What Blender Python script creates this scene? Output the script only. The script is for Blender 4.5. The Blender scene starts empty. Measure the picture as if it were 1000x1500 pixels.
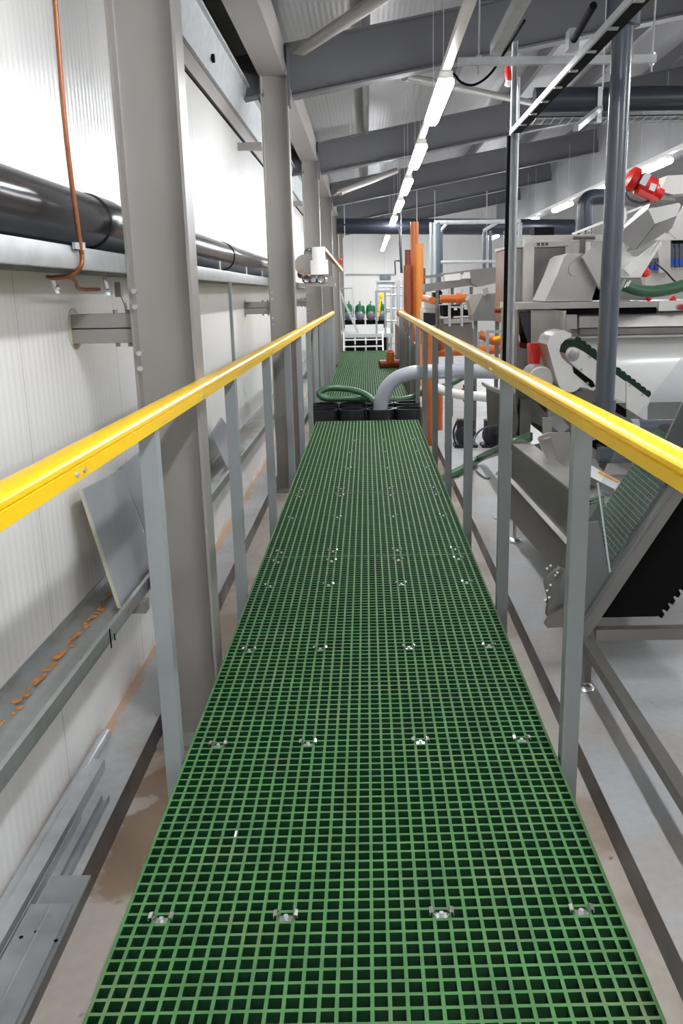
import bpy, bmesh, math, random
from mathutils import Vector, Matrix
random.seed(7)
SC = bpy.context.scene
COL = SC.collection
V = Vector

# ------------------------------------------------------------------ camera
F_PX, CX, TILT, PAN, ROLL, CAM_H, CAM_X = 1263.5, 546.62, .2481, .0041, -.0170, 1.4762, .0137
def cam_rot():
    cp, sp = math.cos(PAN), math.sin(PAN)
    A = Matrix(((cp, -sp, 0), (sp, cp, 0), (0, 0, 1)))
    B = Matrix(((1, 0, 0), (0, 0, -1), (0, 1, 0)))
    ct, st = math.cos(TILT), math.sin(TILT)
    T = Matrix(((1, 0, 0), (0, ct, -st), (0, st, ct)))
    cr, sr = math.cos(ROLL), math.sin(ROLL)
    Q = Matrix(((cr, -sr, 0), (sr, cr, 0), (0, 0, 1)))
    return Q @ T @ B @ A
RM = cam_rot()
EYE = V((CAM_X, 0, CAM_H))
cam = bpy.data.cameras.new('camera')
cam.sensor_fit = 'VERTICAL'; cam.sensor_height = 36; cam.sensor_width = 24
cam.lens = 36 * F_PX / 1500
cam.shift_x = -(CX - 500) / 1500
cam.clip_end = 200
co = bpy.data.objects.new('camera', cam); COL.objects.link(co)
M4 = Matrix((RM[0], -RM[1], -RM[2])).transposed().to_4x4()
M4.translation = EYE
co.matrix_world = M4
SC.camera = co

def at(px, py, X=None, Y=None, Z=None):
    """where the sight line of a photo point meets a plane of the room (metres)"""
    d = RM.transposed() @ V(((px - CX) / F_PX, (py - 750) / F_PX, 1))
    if X is not None: s = (X - EYE.x) / d.x
    elif Y is not None: s = (Y - EYE.y) / d.y
    else: s = (Z - EYE.z) / d.z
    return EYE + d * s

# ------------------------------------------------------------------ materials
def lin(c):
    return tuple(((v / 255) / 12.92 if v / 255 <= .04045 else ((v / 255 + .055) / 1.055) ** 2.4) for v in c) + (1,)
MATS = {}
def mat(name, rgb, rough=.5, metal=0, var=.12, scale=6, bump=0, bscale=120, spec=.5, stretch=None, dark=None, dscale=3, damt=0):
    m = bpy.data.materials.new(name); m.use_nodes = True
    nt = m.node_tree; n = nt.nodes; L = nt.links
    b = n['Principled BSDF']
    c = lin(rgb)
    tc = n.new('ShaderNodeTexCoord')
    src = tc.outputs['Object']
    if stretch:
        mp = n.new('ShaderNodeMapping'); mp.inputs['Scale'].default_value = stretch
        L.new(src, mp.inputs[0]); src = mp.outputs[0]
    no = n.new('ShaderNodeTexNoise'); no.inputs['Scale'].default_value = scale; no.inputs['Detail'].default_value = 6
    L.new(src, no.inputs['Vector'])
    mr = n.new('ShaderNodeMapRange'); mr.inputs['From Min'].default_value = .25; mr.inputs['From Max'].default_value = .75
    mr.inputs['To Min'].default_value = 1 - var; mr.inputs['To Max'].default_value = 1 + var
    L.new(no.outputs['Fac'], mr.inputs[0])
    mx = n.new('ShaderNodeMix'); mx.data_type = 'RGBA'; mx.blend_type = 'MULTIPLY'; mx.inputs[0].default_value = 1
    mx.inputs[6].default_value = c
    L.new(mr.outputs[0], mx.inputs[7])
    out = mx.outputs[2]
    if dark:
        n2 = n.new('ShaderNodeTexNoise'); n2.inputs['Scale'].default_value = dscale; n2.inputs['Detail'].default_value = 8
        L.new(src, n2.inputs['Vector'])
        r2 = n.new('ShaderNodeMapRange'); r2.inputs['From Min'].default_value = .55; r2.inputs['From Max'].default_value = .75
        r2.inputs['To Max'].default_value = damt
        L.new(n2.outputs['Fac'], r2.inputs[0])
        m2 = n.new('ShaderNodeMix'); m2.data_type = 'RGBA'
        L.new(r2.outputs[0], m2.inputs[0]); L.new(out, m2.inputs[6]); m2.inputs[7].default_value = lin(dark)
        out = m2.outputs[2]
    L.new(out, b.inputs['Base Color'])
    b.inputs['Roughness'].default_value = rough; b.inputs['Metallic'].default_value = metal
    b.inputs['Specular IOR Level'].default_value = spec
    rr = n.new('ShaderNodeMapRange'); rr.inputs['To Min'].default_value = max(.02, rough - .04); rr.inputs['To Max'].default_value = min(1, rough + .04)
    L.new(no.outputs['Fac'], rr.inputs[0]); L.new(rr.outputs[0], b.inputs['Roughness'])
    if bump:
        n3 = n.new('ShaderNodeTexNoise'); n3.inputs['Scale'].default_value = bscale; n3.inputs['Detail'].default_value = 3
        L.new(src, n3.inputs['Vector'])
        bp = n.new('ShaderNodeBump'); bp.inputs['Strength'].default_value = bump; bp.inputs['Distance'].default_value = .002
        L.new(n3.outputs['Fac'], bp.inputs['Height']); L.new(bp.outputs[0], b.inputs['Normal'])
    MATS[name] = m
    return m
def emit(name, rgb, s):
    m = bpy.data.materials.new(name); m.use_nodes = True
    b = m.node_tree.nodes['Principled BSDF']
    b.inputs['Base Color'].default_value = (.9, .9, .9, 1)
    b.inputs['Emission Color'].default_value = lin(rgb); b.inputs['Emission Strength'].default_value = s
    return m

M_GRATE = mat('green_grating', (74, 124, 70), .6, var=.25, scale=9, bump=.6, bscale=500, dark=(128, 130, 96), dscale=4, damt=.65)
M_GRATE_SIDE = mat('shaded_green_web', (13, 62, 30), .5, var=.2, scale=9)  # same grating, darkened to carry the shade inside the cells
M_YELLOW = mat('yellow_grp', (250, 203, 16), .32, var=.06, scale=3, bump=.08, bscale=60)
M_POST = mat('grey_grp', (150, 155, 157), .42, var=.05, scale=4)
M_STEEL = mat('grey_painted_steel', (146, 142, 138), .36, var=.06, scale=2, bump=.04, bscale=40)
M_RAFTER = mat('grey_painted_rafter', (92, 92, 95), .5, var=.06, scale=2)
M_GALV = mat('galvanised_steel', (186, 190, 192), .38, .4, var=.14, scale=14, bump=.05, bscale=60)
M_GALV_DULL = mat('weathered_galvanised_steel', (166, 171, 174), .42, .4, var=.2, scale=7, dark=(105, 108, 106), dscale=4, damt=.5)
M_STAIN = mat('brushed_stainless', (182, 179, 174), .32, .6, var=.16, scale=3)
M_STAIN_D = mat('dull_stainless', (122, 120, 117), .38, .45, var=.18, scale=3)
M_BRIGHT = mat('polished_stainless', (226, 226, 224), .24, .9, var=.05, scale=4)
M_MATWHITE = mat('white_painted_metal', (222, 221, 216), .4, var=.04, scale=4)
M_BLACKP = mat('black_pvc', (30, 31, 35), .2, var=.1, scale=8, spec=.6)
M_DKGREY = mat('dark_grey_pvc', (80, 86, 97), .24, var=.06, scale=4)
M_BLACK = mat('black_rubber', (6, 6, 7), .75, var=.2, scale=20, spec=.15)
M_STANDP = mat('black_pe_pipe', (30, 31, 34), .42, var=.1, scale=8)
M_DUCT = mat('blue_black_pvc', (34, 38, 48), .35, var=.1, scale=4)
M_COPPER = mat('copper', (146, 90, 60), .42, .5, var=.2, scale=20)
M_ORANGE = mat('orange_pvc', (188, 98, 36), .35, var=.08, scale=5)
M_ORANGE2 = mat('pale_orange_pvc', (204, 124, 48), .35, var=.06, scale=5)
M_RUSTOR = mat('brown_orange_pvc', (128, 62, 34), .45, var=.12, scale=5)
M_BROWN = mat('brown_board', (104, 68, 50), .6, var=.15, scale=8)
M_HOSE = mat('grey_hose', (164, 168, 178), .3, var=.05, scale=4)
M_GREENH = mat('green_hose', (58, 98, 68), .35, var=.1, scale=6)
M_GREEN = mat('green_cover', (10, 104, 62), .4, var=.08, scale=5)
M_BELT = mat('green_belt', (10, 40, 22), .7, var=.15, scale=20, spec=.2)
M_BELTD = mat('dark_green_belt', (10, 42, 32), .35, var=.2, scale=20)
M_RED = mat('red_enamel', (214, 34, 28), .35, var=.08, scale=6)
M_BARREL = mat('white_reflection_barrel', (240, 240, 238), .2, var=.02, scale=3, spec=.8)  # bright reflection of the stainless barrel put into a white base colour
M_WHITE = mat('white_plastic', (236, 234, 230), .4, var=.03, scale=4)
M_ALU = mat('aluminium', (205, 207, 208), .35, .7, var=.06, scale=6)
M_WOOD = mat('pale_timber', (214, 186, 160), .6, var=.12, scale=10)
M_BLUE = mat('blue_plastic', (30, 72, 170), .35, var=.1, scale=6)
M_TANK = mat('grey_enamel', (112, 116, 120), .25, var=.08, scale=6)
M_PINK = mat('copper_reflection_stainless', (140, 100, 84), .3, .6, var=.15, scale=2, stretch=(4, 4, .6))  # warm reflection on the cabinet side put into the base colour
M_LABEL = mat('orange_sticker', (232, 160, 60), .5, var=.25, scale=60)
M_SHEET = mat('dull_metal_sheet', (176, 177, 184), .38, .35, var=.08, scale=5, dark=(150, 150, 160), dscale=4, damt=.5)
M_BEIGE = mat('cream_backing', (190, 184, 165), .6, var=.05, scale=5)
M_PUMP = mat('black_cast_iron', (26, 28, 34), .45, var=.2, scale=12)
M_TUBE = emit('lamp_diffuser', (250, 252, 255), 16)

def glass_mat():
    m = bpy.data.materials.new('clear_guard'); m.use_nodes = True
    nt = m.node_tree; n = nt.nodes; L = nt.links
    n.clear()
    o = n.new('ShaderNodeOutputMaterial'); t = n.new('ShaderNodeBsdfTransparent'); g = n.new('ShaderNodeBsdfGlossy')
    d = n.new('ShaderNodeBsdfDiffuse'); d.inputs[0].default_value = (.75, .78, .8, 1)
    t.inputs[0].default_value = (.93, .95, .96, 1); g.inputs['Roughness'].default_value = .08
    f = n.new('ShaderNodeFresnel'); f.inputs[0].default_value = 1.5
    a = n.new('ShaderNodeMixShader'); b = n.new('ShaderNodeMixShader')
    no = n.new('ShaderNodeTexNoise'); no.inputs['Scale'].default_value = 4; no.inputs['Detail'].default_value = 8
    tc = n.new('ShaderNodeTexCoord'); L.new(tc.outputs['Object'], no.inputs['Vector'])
    mr = n.new('ShaderNodeMapRange'); mr.inputs['From Min'].default_value = .35; mr.inputs['From Max'].default_value = .8
    mr.inputs['To Min'].default_value = .01; mr.inputs['To Max'].default_value = .06
    L.new(no.outputs[0], mr.inputs[0])
    L.new(mr.outputs[0], a.inputs[0]); L.new(t.outputs[0], a.inputs[1]); L.new(d.outputs[0], a.inputs[2])
    L.new(f.outputs[0], b.inputs[0]); L.new(a.outputs[0], b.inputs[1]); L.new(g.outputs[0], b.inputs[2])
    L.new(b.outputs[0], o.inputs[0])
    return m
M_CLEAR = glass_mat()

def wall_mat(name, rgb, axis, rough=.28):
    """white sandwich panel: fine vertical ribs and a joint every 1.15 m along the wall"""
    m = bpy.data.materials.new(name); m.use_nodes = True
    nt = m.node_tree; n = nt.nodes; L = nt.links; b = n['Principled BSDF']
    g = n.new('ShaderNodeNewGeometry'); s = n.new('ShaderNodeSeparateXYZ'); L.new(g.outputs['Position'], s.inputs[0])
    def math_(op, a, v):
        x = n.new('ShaderNodeMath'); x.operation = op
        if hasattr(a, 'links'): L.new(a, x.inputs[0])
        else: x.inputs[0].default_value = a
        if hasattr(v, 'links'): L.new(v, x.inputs[1])
        else: x.inputs[1].default_value = v
        return x.outputs[0]
    u = s.outputs[axis]
    rib = math_('SINE', math_('MULTIPLY', u, 2 * math.pi / .05), 0)
    fr = math_('FRACT', math_('DIVIDE', math_('ADD', u, 20.0), 1.15), 0)
    jo = math_('LESS_THAN', fr, .006)
    no = n.new('ShaderNodeTexNoise'); no.inputs['Scale'].default_value = 2.2; no.inputs['Detail'].default_value = 7
    mp = n.new('ShaderNodeMapping'); mp.inputs['Scale'].default_value = (1, 1, .35); L.new(g.outputs['Position'], mp.inputs[0]); L.new(mp.outputs[0], no.inputs['Vector'])
    mr = n.new('ShaderNodeMapRange'); mr.inputs['From Min'].default_value = .3; mr.inputs['From Max'].default_value = .75
    mr.inputs['To Min'].default_value = 1; mr.inputs['To Max'].default_value = .93
    L.new(no.outputs[0], mr.inputs[0])
    v = math_('MULTIPLY', mr.outputs[0], math_('SUBTRACT', 1.0, math_('MULTIPLY', jo, .35)))
    mx = n.new('ShaderNodeMix'); mx.data_type = 'RGBA'; mx.blend_type = 'MULTIPLY'; mx.inputs[0].default_value = 1
    mx.inputs[6].default_value = lin(rgb); L.new(v, mx.inputs[7]); out = mx.outputs[2]
    # dirt and rust splashed along the foot of the wall
    z = s.outputs[2]
    n2 = n.new('ShaderNodeTexNoise'); n2.inputs['Scale'].default_value = 3.5; n2.inputs['Detail'].default_value = 9; L.new(g.outputs['Position'], n2.inputs['Vector'])
    low = n.new('ShaderNodeMapRange'); low.inputs['From Min'].default_value = -.30; low.inputs['From Max'].default_value = -.37; L.new(z, low.inputs[0])
    rs = n.new('ShaderNodeMapRange'); rs.inputs['From Min'].default_value = .42; rs.inputs['From Max'].default_value = .6; L.new(n2.outputs[0], rs.inputs[0])
    k = math_('MULTIPLY', low.outputs[0], rs.outputs[0])
    m2 = n.new('ShaderNodeMix'); m2.data_type = 'RGBA'; L.new(math_('MULTIPLY', k, .8), m2.inputs[0]); L.new(out, m2.inputs[6]); m2.inputs[7].default_value = lin((190, 140, 90))
    L.new(m2.outputs[2], b.inputs['Base Color'])
    b.inputs['Roughness'].default_value = rough
    bp = n.new('ShaderNodeBump'); bp.inputs['Strength'].default_value = .25; bp.inputs['Distance'].default_value = .002
    L.new(math_('SUBTRACT', rib, math_('MULTIPLY', jo, 3.0)), bp.inputs['Height']); L.new(bp.outputs[0], b.inputs['Normal'])
    return m
M_WALL = wall_mat('white_wall_panel', (236, 235, 233), 1)
M_WALLX = wall_mat('white_end_wall_panel', (238, 237, 234), 0, .4)
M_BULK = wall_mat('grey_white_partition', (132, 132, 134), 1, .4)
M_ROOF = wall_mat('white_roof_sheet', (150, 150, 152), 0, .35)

def floor_mat(name, base, stain, amt, lo=.45, hi=.62, scale=1.3, rough=.4, spot=None):
    m = bpy.data.materials.new(name); m.use_nodes = True
    nt = m.node_tree; n = nt.nodes; L = nt.links; b = n['Principled BSDF']
    g = n.new('ShaderNodeNewGeometry')
    def noise(sc, det=8):
        x = n.new('ShaderNodeTexNoise'); x.inputs['Scale'].default_value = sc; x.inputs['Detail'].default_value = det
        L.new(g.outputs['Position'], x.inputs['Vector']); return x.outputs[0]
    def rng(s, a, c, d, e):
        x = n.new('ShaderNodeMapRange'); L.new(s, x.inputs[0])
        for i, v in zip((1, 2, 3, 4), (a, c, d, e)): x.inputs[i].default_value = v
        return x.outputs[0]
    a = n.new('ShaderNodeMix'); a.data_type = 'RGBA'; a.inputs[6].default_value = lin(base); a.inputs[7].default_value = lin(stain)
    L.new(rng(noise(scale), lo, hi, 0, amt), a.inputs[0])
    c = n.new('ShaderNodeMix'); c.data_type = 'RGBA'; c.blend_type = 'MULTIPLY'; c.inputs[0].default_value = 1
    L.new(a.outputs[2], c.inputs[6]); L.new(rng(noise(25, 4), .3, .7, .93, 1.05), c.inputs[7])
    d = n.new('ShaderNodeMix'); d.data_type = 'RGBA'; d.inputs[7].default_value = lin((60, 50, 42))
    L.new(c.outputs[2], d.inputs[6]); L.new(rng(noise(9, 10), .7, .74, 0, .7), d.inputs[0])
    L.new(d.outputs[2], b.inputs['Base Color'])
    L.new(rng(noise(3), .3, .7, rough - .1, rough + .12), b.inputs['Roughness'])
    if spot:                                    # a dirt patch with a place and shape of its own
        sp = n.new('ShaderNodeSeparateXYZ'); L.new(g.outputs['Position'], sp.inputs[0])
        def mt(op, a_, b_):
            x = n.new('ShaderNodeMath'); x.operation = op
            for k, v in enumerate((a_, b_)):
                if hasattr(v, 'links'): L.new(v, x.inputs[k])
                else: x.inputs[k].default_value = v
            return x.outputs[0]
        dd = mt('ABSOLUTE', mt('DIVIDE', mt('SUBTRACT', sp.outputs[0], spot[0]), spot[2]), 0)
        if spot[3]: dd = mt('MAXIMUM', dd, mt('ABSOLUTE', mt('DIVIDE', mt('SUBTRACT', sp.outputs[1], spot[1]), spot[3]), 0))
        k_ = rng(mt('ADD', mt('SUBTRACT', 1.0, dd), mt('MULTIPLY', mt('SUBTRACT', noise(5, 9), .5), spot[5])), .42, .58, 0, spot[6])
        e_ = n.new('ShaderNodeMix'); e_.data_type = 'RGBA'; e_.inputs[7].default_value = lin(spot[4])
        L.new(d.outputs[2], e_.inputs[6]); L.new(k_, e_.inputs[0]); L.new(e_.outputs[2], b.inputs['Base Color'])
    return m
XW_ = -1.17
M_FLOOR = floor_mat('grey_floor_paint', (178, 180, 182), (172, 160, 146), .5)
M_TRENCH = floor_mat('sandy_trench_floor', (192, 182, 172), (150, 128, 106), .6, .52, .58, 1.1, spot=(-.78, 3.0, .34, .75, (138, 110, 84), 2.2, .75))
M_LEDGE = floor_mat('grey_plinth_paint', (182, 183, 184), (168, 142, 116), .5, .52, .68, 2.0, spot=(XW_, 0, .075, 0, (196, 150, 100), 2.4, .65))
M_RISER = floor_mat('dark_kerb', (92, 88, 86), (80, 74, 70), .4)  # riser faces, darker grey than floor and plinth

# ------------------------------------------------------------------ mesh building
class MB:
    def __init__(s): s.b = bmesh.new()
    def _f(s, vs, mi=0):
        try:
            f = s.b.faces.new(vs); f.material_index = mi; return f
        except ValueError: return None
    def box(s, lo, hi, mi=0):
        x = [(lo[0], hi[0]), (lo[1], hi[1]), (lo[2], hi[2])]
        c = V([(a + b) / 2 for a, b in x]); z = [abs(b - a) for a, b in x]
        return s.obox(c, Matrix.Identity(3), z, mi)
    def obox(s, c, R, z, mi=0):
        vs = []
        for i in (-1, 1):
            for j in (-1, 1):
                for k in (-1, 1):
                    vs.append(s.b.verts.new(V(c) + R @ V((i * z[0] / 2, j * z[1] / 2, k * z[2] / 2))))
        for q in ((0, 1, 3, 2), (4, 6, 7, 5), (0, 4, 5, 1), (2, 3, 7, 6), (0, 2, 6, 4), (1, 5, 7, 3)):
            s._f([vs[i] for i in q], mi)
        return s
    def prof(s, p0, p1, poly, up=(0, 0, 1), mi=0):
        """extrude a closed outline of (side, up) pairs from p0 to p1"""
        p0, p1 = V(p0), V(p1); d = (p1 - p0).normalized(); u = V(up)
        side = d.cross(u).normalized(); u = side.cross(d).normalized()
        A = [s.b.verts.new(p0 + side * a + u * b) for a, b in poly]
        B = [s.b.verts.new(p1 + side * a + u * b) for a, b in poly]
        n = len(poly)
        for i in range(n): s._f([A[i], A[(i + 1) % n], B[(i + 1) % n], B[i]], mi)
        s._f(A[::-1], mi); s._f(B, mi)
        return s
    def beam(s, p0, p1, w, h, up=(0, 0, 1), mi=0):
        return s.prof(p0, p1, [(-w / 2, -h / 2), (w / 2, -h / 2), (w / 2, h / 2), (-w / 2, h / 2)], up, mi)
    def ibeam(s, p0, p1, w, h, tw, tf, up=(0, 0, 1), mi=0):
        a, b, t = w / 2, h / 2, tw / 2
        return s.prof(p0, p1, [(-a, -b), (a, -b), (a, -b + tf), (t, -b + tf), (t, b - tf), (a, b - tf), (a, b), (-a, b), (-a, b - tf), (-t, b - tf), (-t, -b + tf), (-a, -b + tf)], up, mi)
    def chan(s, p0, p1, w, h, t, up=(0, 0, 1), mi=0):
        """channel opening towards +up"""
        a = w / 2
        return s.prof(p0, p1, [(-a, 0), (a, 0), (a, h), (a - t, h), (a - t, t), (-a + t, t), (-a + t, h), (-a, h)], up, mi)
    def tube(s, pts, r, seg=16, cap=True, mi=0, rib=None):
        pts = [V(p) for p in pts]; n = len(pts); rings = []
        t0 = (pts[1] - pts[0]).normalized()
        ref = V((0, 0, 1)) if abs(t0.z) < .9 else V((1, 0, 0))
        nrm = t0.cross(ref).normalized()
        for i, p in enumerate(pts):
            t = (pts[min(i + 1, n - 1)] - pts[max(i - 1, 0)]).normalized()
            nrm = (nrm - t * nrm.dot(t)).normalized(); bn = t.cross(nrm)
            rr = r(i / (n - 1)) if callable(r) else r
            if rib: rr *= 1 + rib * (i % 2)
            rings.append([s.b.verts.new(p + (nrm * math.cos(a) + bn * math.sin(a)) * rr) for a in [2 * math.pi * k / seg for k in range(seg)]])
        for A, B in zip(rings, rings[1:]):
            for k in range(seg): s._f([A[k], A[(k + 1) % seg], B[(k + 1) % seg], B[k]], mi)
        if cap: s._f(rings[0][::-1], mi); s._f(rings[-1], mi)
        return s
    def cyl(s, p0, p1, r, seg=20, mi=0): return s.tube([p0, p1], r, seg, True, mi)
    def pipe(s, p0, p1, r, t, seg=28, mi=0):
        """open pipe with a wall"""
        p0, p1 = V(p0), V(p1); d = (p1 - p0).normalized()
        ref = V((0, 0, 1)) if abs(d.z) < .9 else V((1, 0, 0))
        a = d.cross(ref).normalized(); b = d.cross(a)
        def ring(p, q): return [s.b.verts.new(p + (a * math.cos(x) + b * math.sin(x)) * q) for x in [2 * math.pi * k / seg for k in range(seg)]]
        R = [ring(p0, r), ring(p1, r), ring(p1, r - t), ring(p0, r - t)]
        for i in range(4):
            A, B = R[i], R[(i + 1) % 4]
            for k in range(seg): s._f([A[k], A[(k + 1) % seg], B[(k + 1) % seg], B[k]], mi)
        return s
    def lathe(s, base, axis, prof, seg=24, mi=0):
        base, d = V(base), V(axis).normalized()
        ref = V((0, 0, 1)) if abs(d.z) < .9 else V((1, 0, 0))
        a = d.cross(ref).normalized(); b = d.cross(a); rings = []
        for h, r in prof:
            rings.append([s.b.verts.new(base + d * h + (a * math.cos(x) + b * math.sin(x)) * max(r, .0004)) for x in [2 * math.pi * k / seg for k in range(seg)]])
        for A, B in zip(rings, rings[1:]):
            for k in range(seg): s._f([A[k], A[(k + 1) % seg], B[(k + 1) % seg], B[k]], mi)
        s._f(rings[0][::-1], mi); s._f(rings[-1], mi)
        return s
    def slab(s, pts, off, mi=0):
        """outline of 3D points given depth by the vector off"""
        A = [s.b.verts.new(V(p)) for p in pts]; B = [s.b.verts.new(V(p) + V(off)) for p in pts]; n = len(pts)
        for i in range(n): s._f([A[i], A[(i + 1) % n], B[(i + 1) % n], B[i]], mi)
        s._f(A[::-1], mi); s._f(B, mi)
        return s
    def plate(s, px, Y, dy, mi=0):
        return s.slab([at(x, y, Y=Y) for x, y in px], (0, dy, 0), mi)
    def loft(s, A, B, mi=0):
        a = [s.b.verts.new(V(p)) for p in A]; b = [s.b.verts.new(V(p)) for p in B]; n = len(a)
        for i in range(n): s._f([a[i], a[(i + 1) % n], b[(i + 1) % n], b[i]], mi)
        s._f(a[::-1], mi); s._f(b, mi)
        return s
    def sphere(s, c, r, sc=(1, 1, 1), mi=0):
        k = bmesh.ops.create_uvsphere(s.b, u_segments=20, v_segments=12, radius=r)
        for v in k['verts']: v.co = V((v.co.x * sc[0], v.co.y * sc[1], v.co.z * sc[2])) + V(c)
        return s
    def mesh(s, name, m, org=V((0, 0, 0)), bevel=0):
        if bevel:
            bmesh.ops.recalc_face_normals(s.b, faces=s.b.faces)
            es = [e for e in s.b.edges if len(e.link_faces) == 2 and e.calc_face_angle(0) > .7]
            bmesh.ops.bevel(s.b, geom=es, offset=bevel, segments=2, affect='EDGES', profile=.6)
        bmesh.ops.recalc_face_normals(s.b, faces=s.b.faces)
        me = bpy.data.meshes.new(name)
        for v in s.b.verts: v.co -= org
        for f in s.b.faces: f.smooth = True
        s.b.to_mesh(me); s.b.free()
        for x in (m if isinstance(m, (list, tuple)) else [m]): me.materials.append(x)
        me.set_sharp_from_angle(angle=math.radians(34))
        return me
ORG = {}
def obj(name, mb, m, parent=None, base=None, bevel=0, label=None):
    """ONE mesh object from the collected shapes; a child keeps its parent's origin"""
    org = ORG[parent.name] if parent else V(base if base else (0, 0, 0))
    o = bpy.data.objects.new(name, mb.mesh(name, m, org, bevel)); COL.objects.link(o)
    if parent: o.parent = parent
    else: o.location = org
    ORG[o.name] = org.copy()
    if label: o['label'] = label
    return o
def tag(o, label, cat, group=None, kind=None):
    o['label'] = label; o['category'] = cat
    if group: o['group'] = group
    if kind: o['kind'] = kind
    return o
def thing(name, label, cat, base, group=None, kind=None):
    o = bpy.data.objects.new(name, None); o.empty_display_size = .1; COL.objects.link(o)
    o.location = base; ORG[o.name] = V(base)
    return tag(o, label, cat, group, kind)
def struct(name, mb, m):
    o = obj(name, mb, m); o['kind'] = 'structure'; return o
def dup(root, loc, label, group=None):
    r = root.copy(); COL.objects.link(r); r.location = loc; r['label'] = label; ORG[r.name] = V(loc)
    if group: r['group'] = group
    for ch in list(root.children):
        c = ch.copy(); COL.objects.link(c); c.parent = r
        for g in ch.children:
            d = g.copy(); COL.objects.link(d); d.parent = c
    return r
def smooth(pts, n=10):
    pts = [V(p) for p in pts]; q = [pts[0] * 2 - pts[1]] + pts + [pts[-1] * 2 - pts[-2]]; out = []
    for i in range(1, len(q) - 2):
        a, b, c, d = q[i - 1:i + 3]
        for k in range(n):
            t = k / n
            out.append(.5 * ((2 * b) + (c - a) * t + (2 * a - 5 * b + 4 * c - d) * t * t + (3 * b - a - 3 * c + d) * t ** 3))
    return out + [pts[-1]]

ZF, ZT = -.36, -.47            # main floor and trench floor (walkway top is z = 0)
XW = -1.17                     # face of the left wall
Y0, Y1 = -5.0, 33.0

# ------------------------------------------------------------------ the room
b = MB()
for x0, x1, z, mi in ((XW - .3, -.955, ZF, 0), (.87, 12.3, ZF, 1), (-.955, .87, ZT, 2)):
    b.box((x0, Y0 - .2, z - .3), (x1, Y1 + .2, z), mi)
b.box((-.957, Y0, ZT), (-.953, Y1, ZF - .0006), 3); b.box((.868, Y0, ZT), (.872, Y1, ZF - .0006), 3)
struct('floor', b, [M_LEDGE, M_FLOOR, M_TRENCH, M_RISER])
struct('wall_left', MB().box((XW - .12, Y0, ZF), (XW, Y1, 2.95)), M_WALL)
struct('wall_back', MB().box((XW - .12, Y1, ZF), (12.2, Y1 + .12, 5.6)), M_WALLX)
struct('wall_right', MB().box((12.0, Y0, ZF), (12.12, Y1, 5.0)), M_WALL)
struct('wall_front', MB().box((XW - .12, Y0 - .12, ZF), (12.2, Y0, 5.6)), M_WALLX)
SL = .177
def zr(x): return 3.86 + (x + .65) * SL          # underside of the roof sheets
b = MB()
for xa, xb in ((-1.5, 6.0), (6.0, 12.3)):
    za, zb = (zr(xa), zr(xb)) if xb <= 6 else (zr(6), zr(6) - 6.3 * SL)
    b.slab([(xa, Y0 - .2, za), (xb, Y0 - .2, zb), (xb, Y0 - .2, zb + .1), (xa, Y0 - .2, za + .1)], (0, Y1 - Y0 + .4, 0))
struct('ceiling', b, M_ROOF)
# upper wall band between the wall panel and the roof, and the hanging partition on the far side
struct('wall_eaves', MB().box((XW - .12, Y0, 2.95), (XW - .06, Y1, 3.80)), M_RAFTER)
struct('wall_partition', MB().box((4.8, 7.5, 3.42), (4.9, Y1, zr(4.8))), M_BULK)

# ------------------------------------------------------------------ steel frame
COLY = [-1.55, 3.58, 8.66, 13.9, 18.85, 23.4, 28.0]
ORD = ['behind the viewpoint', 'nearest and widest of the row, in front of the stub beam', 'second along the left wall', 'third along the left wall, behind the white pipe fitting',
       'fourth along the left wall, past the handrail end', 'fifth along the left wall, beside the stepladder', 'last before the end wall']
def icol(y):
    t = thing('steel_column', 'grey painted steel column, ' + ORD[COLY.index(y)], 'column', (-.795, y, ZT), 'steel columns along the left wall', 'thing')
    z1 = 3.42
    b = MB()
    b.prof((-.795, y, ZT), (-.795, y, z1), [(-.125, -.073), (-.113, -.073), (-.113, -.009), (-.103, -.004), (.103, -.004), (.113, -.009), (.113, -.073), (.125, -.073),
           (.125, .073), (.113, .073), (.113, .009), (.103, .004), (-.103, .004), (-.113, .009), (-.113, .073), (-.125, .073)], up=(0, 1, 0))
    obj('column_shaft', b, M_STEEL, t)
    obj('base_plate', MB().box((-.95, y - .13, ZT), (-.65, y + .13, ZT + .02)), M_STEEL, t)
    for zb in (1.20, 1.26, 1.44, 1.50):
        obj('bolt', MB().cyl((-.895, y - .073, zb), (-.895, y - .09, zb), .011, 6), M_GALV, t)
    return t
for y in COLY[1:]: icol(y)
FN = ['', 'over the nearest column', 'meeting the round diagonal brace', 'above the third column', 'above the fourth column', 'above the fifth column', 'closest to the end wall']
for i, y in list(enumerate(COLY))[2:]:
    t = thing('roof_rafter', 'grey steel roof rafter sloping up to the right, ' + FN[i], 'rafter', (-.66, y, 3.2), 'steel roof rafters', 'thing')
    p0 = V((-.668, y, 3.225 + .225)); p1 = V((4.79, y, 3.225 + .225 + 5.458 * SL))
    obj('main_rafter', MB().ibeam(p0, p1, .16, .45, .012, .018), M_RAFTER, t)
    obj('eaves_stub', MB().ibeam((-.922, y, 3.43), (XW - .05, y, 3.37), .14, .36, .012, .016), M_RAFTER, t)
    obj('end_plate', MB().box((-.668, y - .08, 3.16), (-.65, y + .08, 3.68)), M_RAFTER, t)
    b = MB()
    obj('cleat', MB().box((-.93, y - .08, 2.78), (XW + .02, y - .05, 2.85)), M_STEEL, t)
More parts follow.
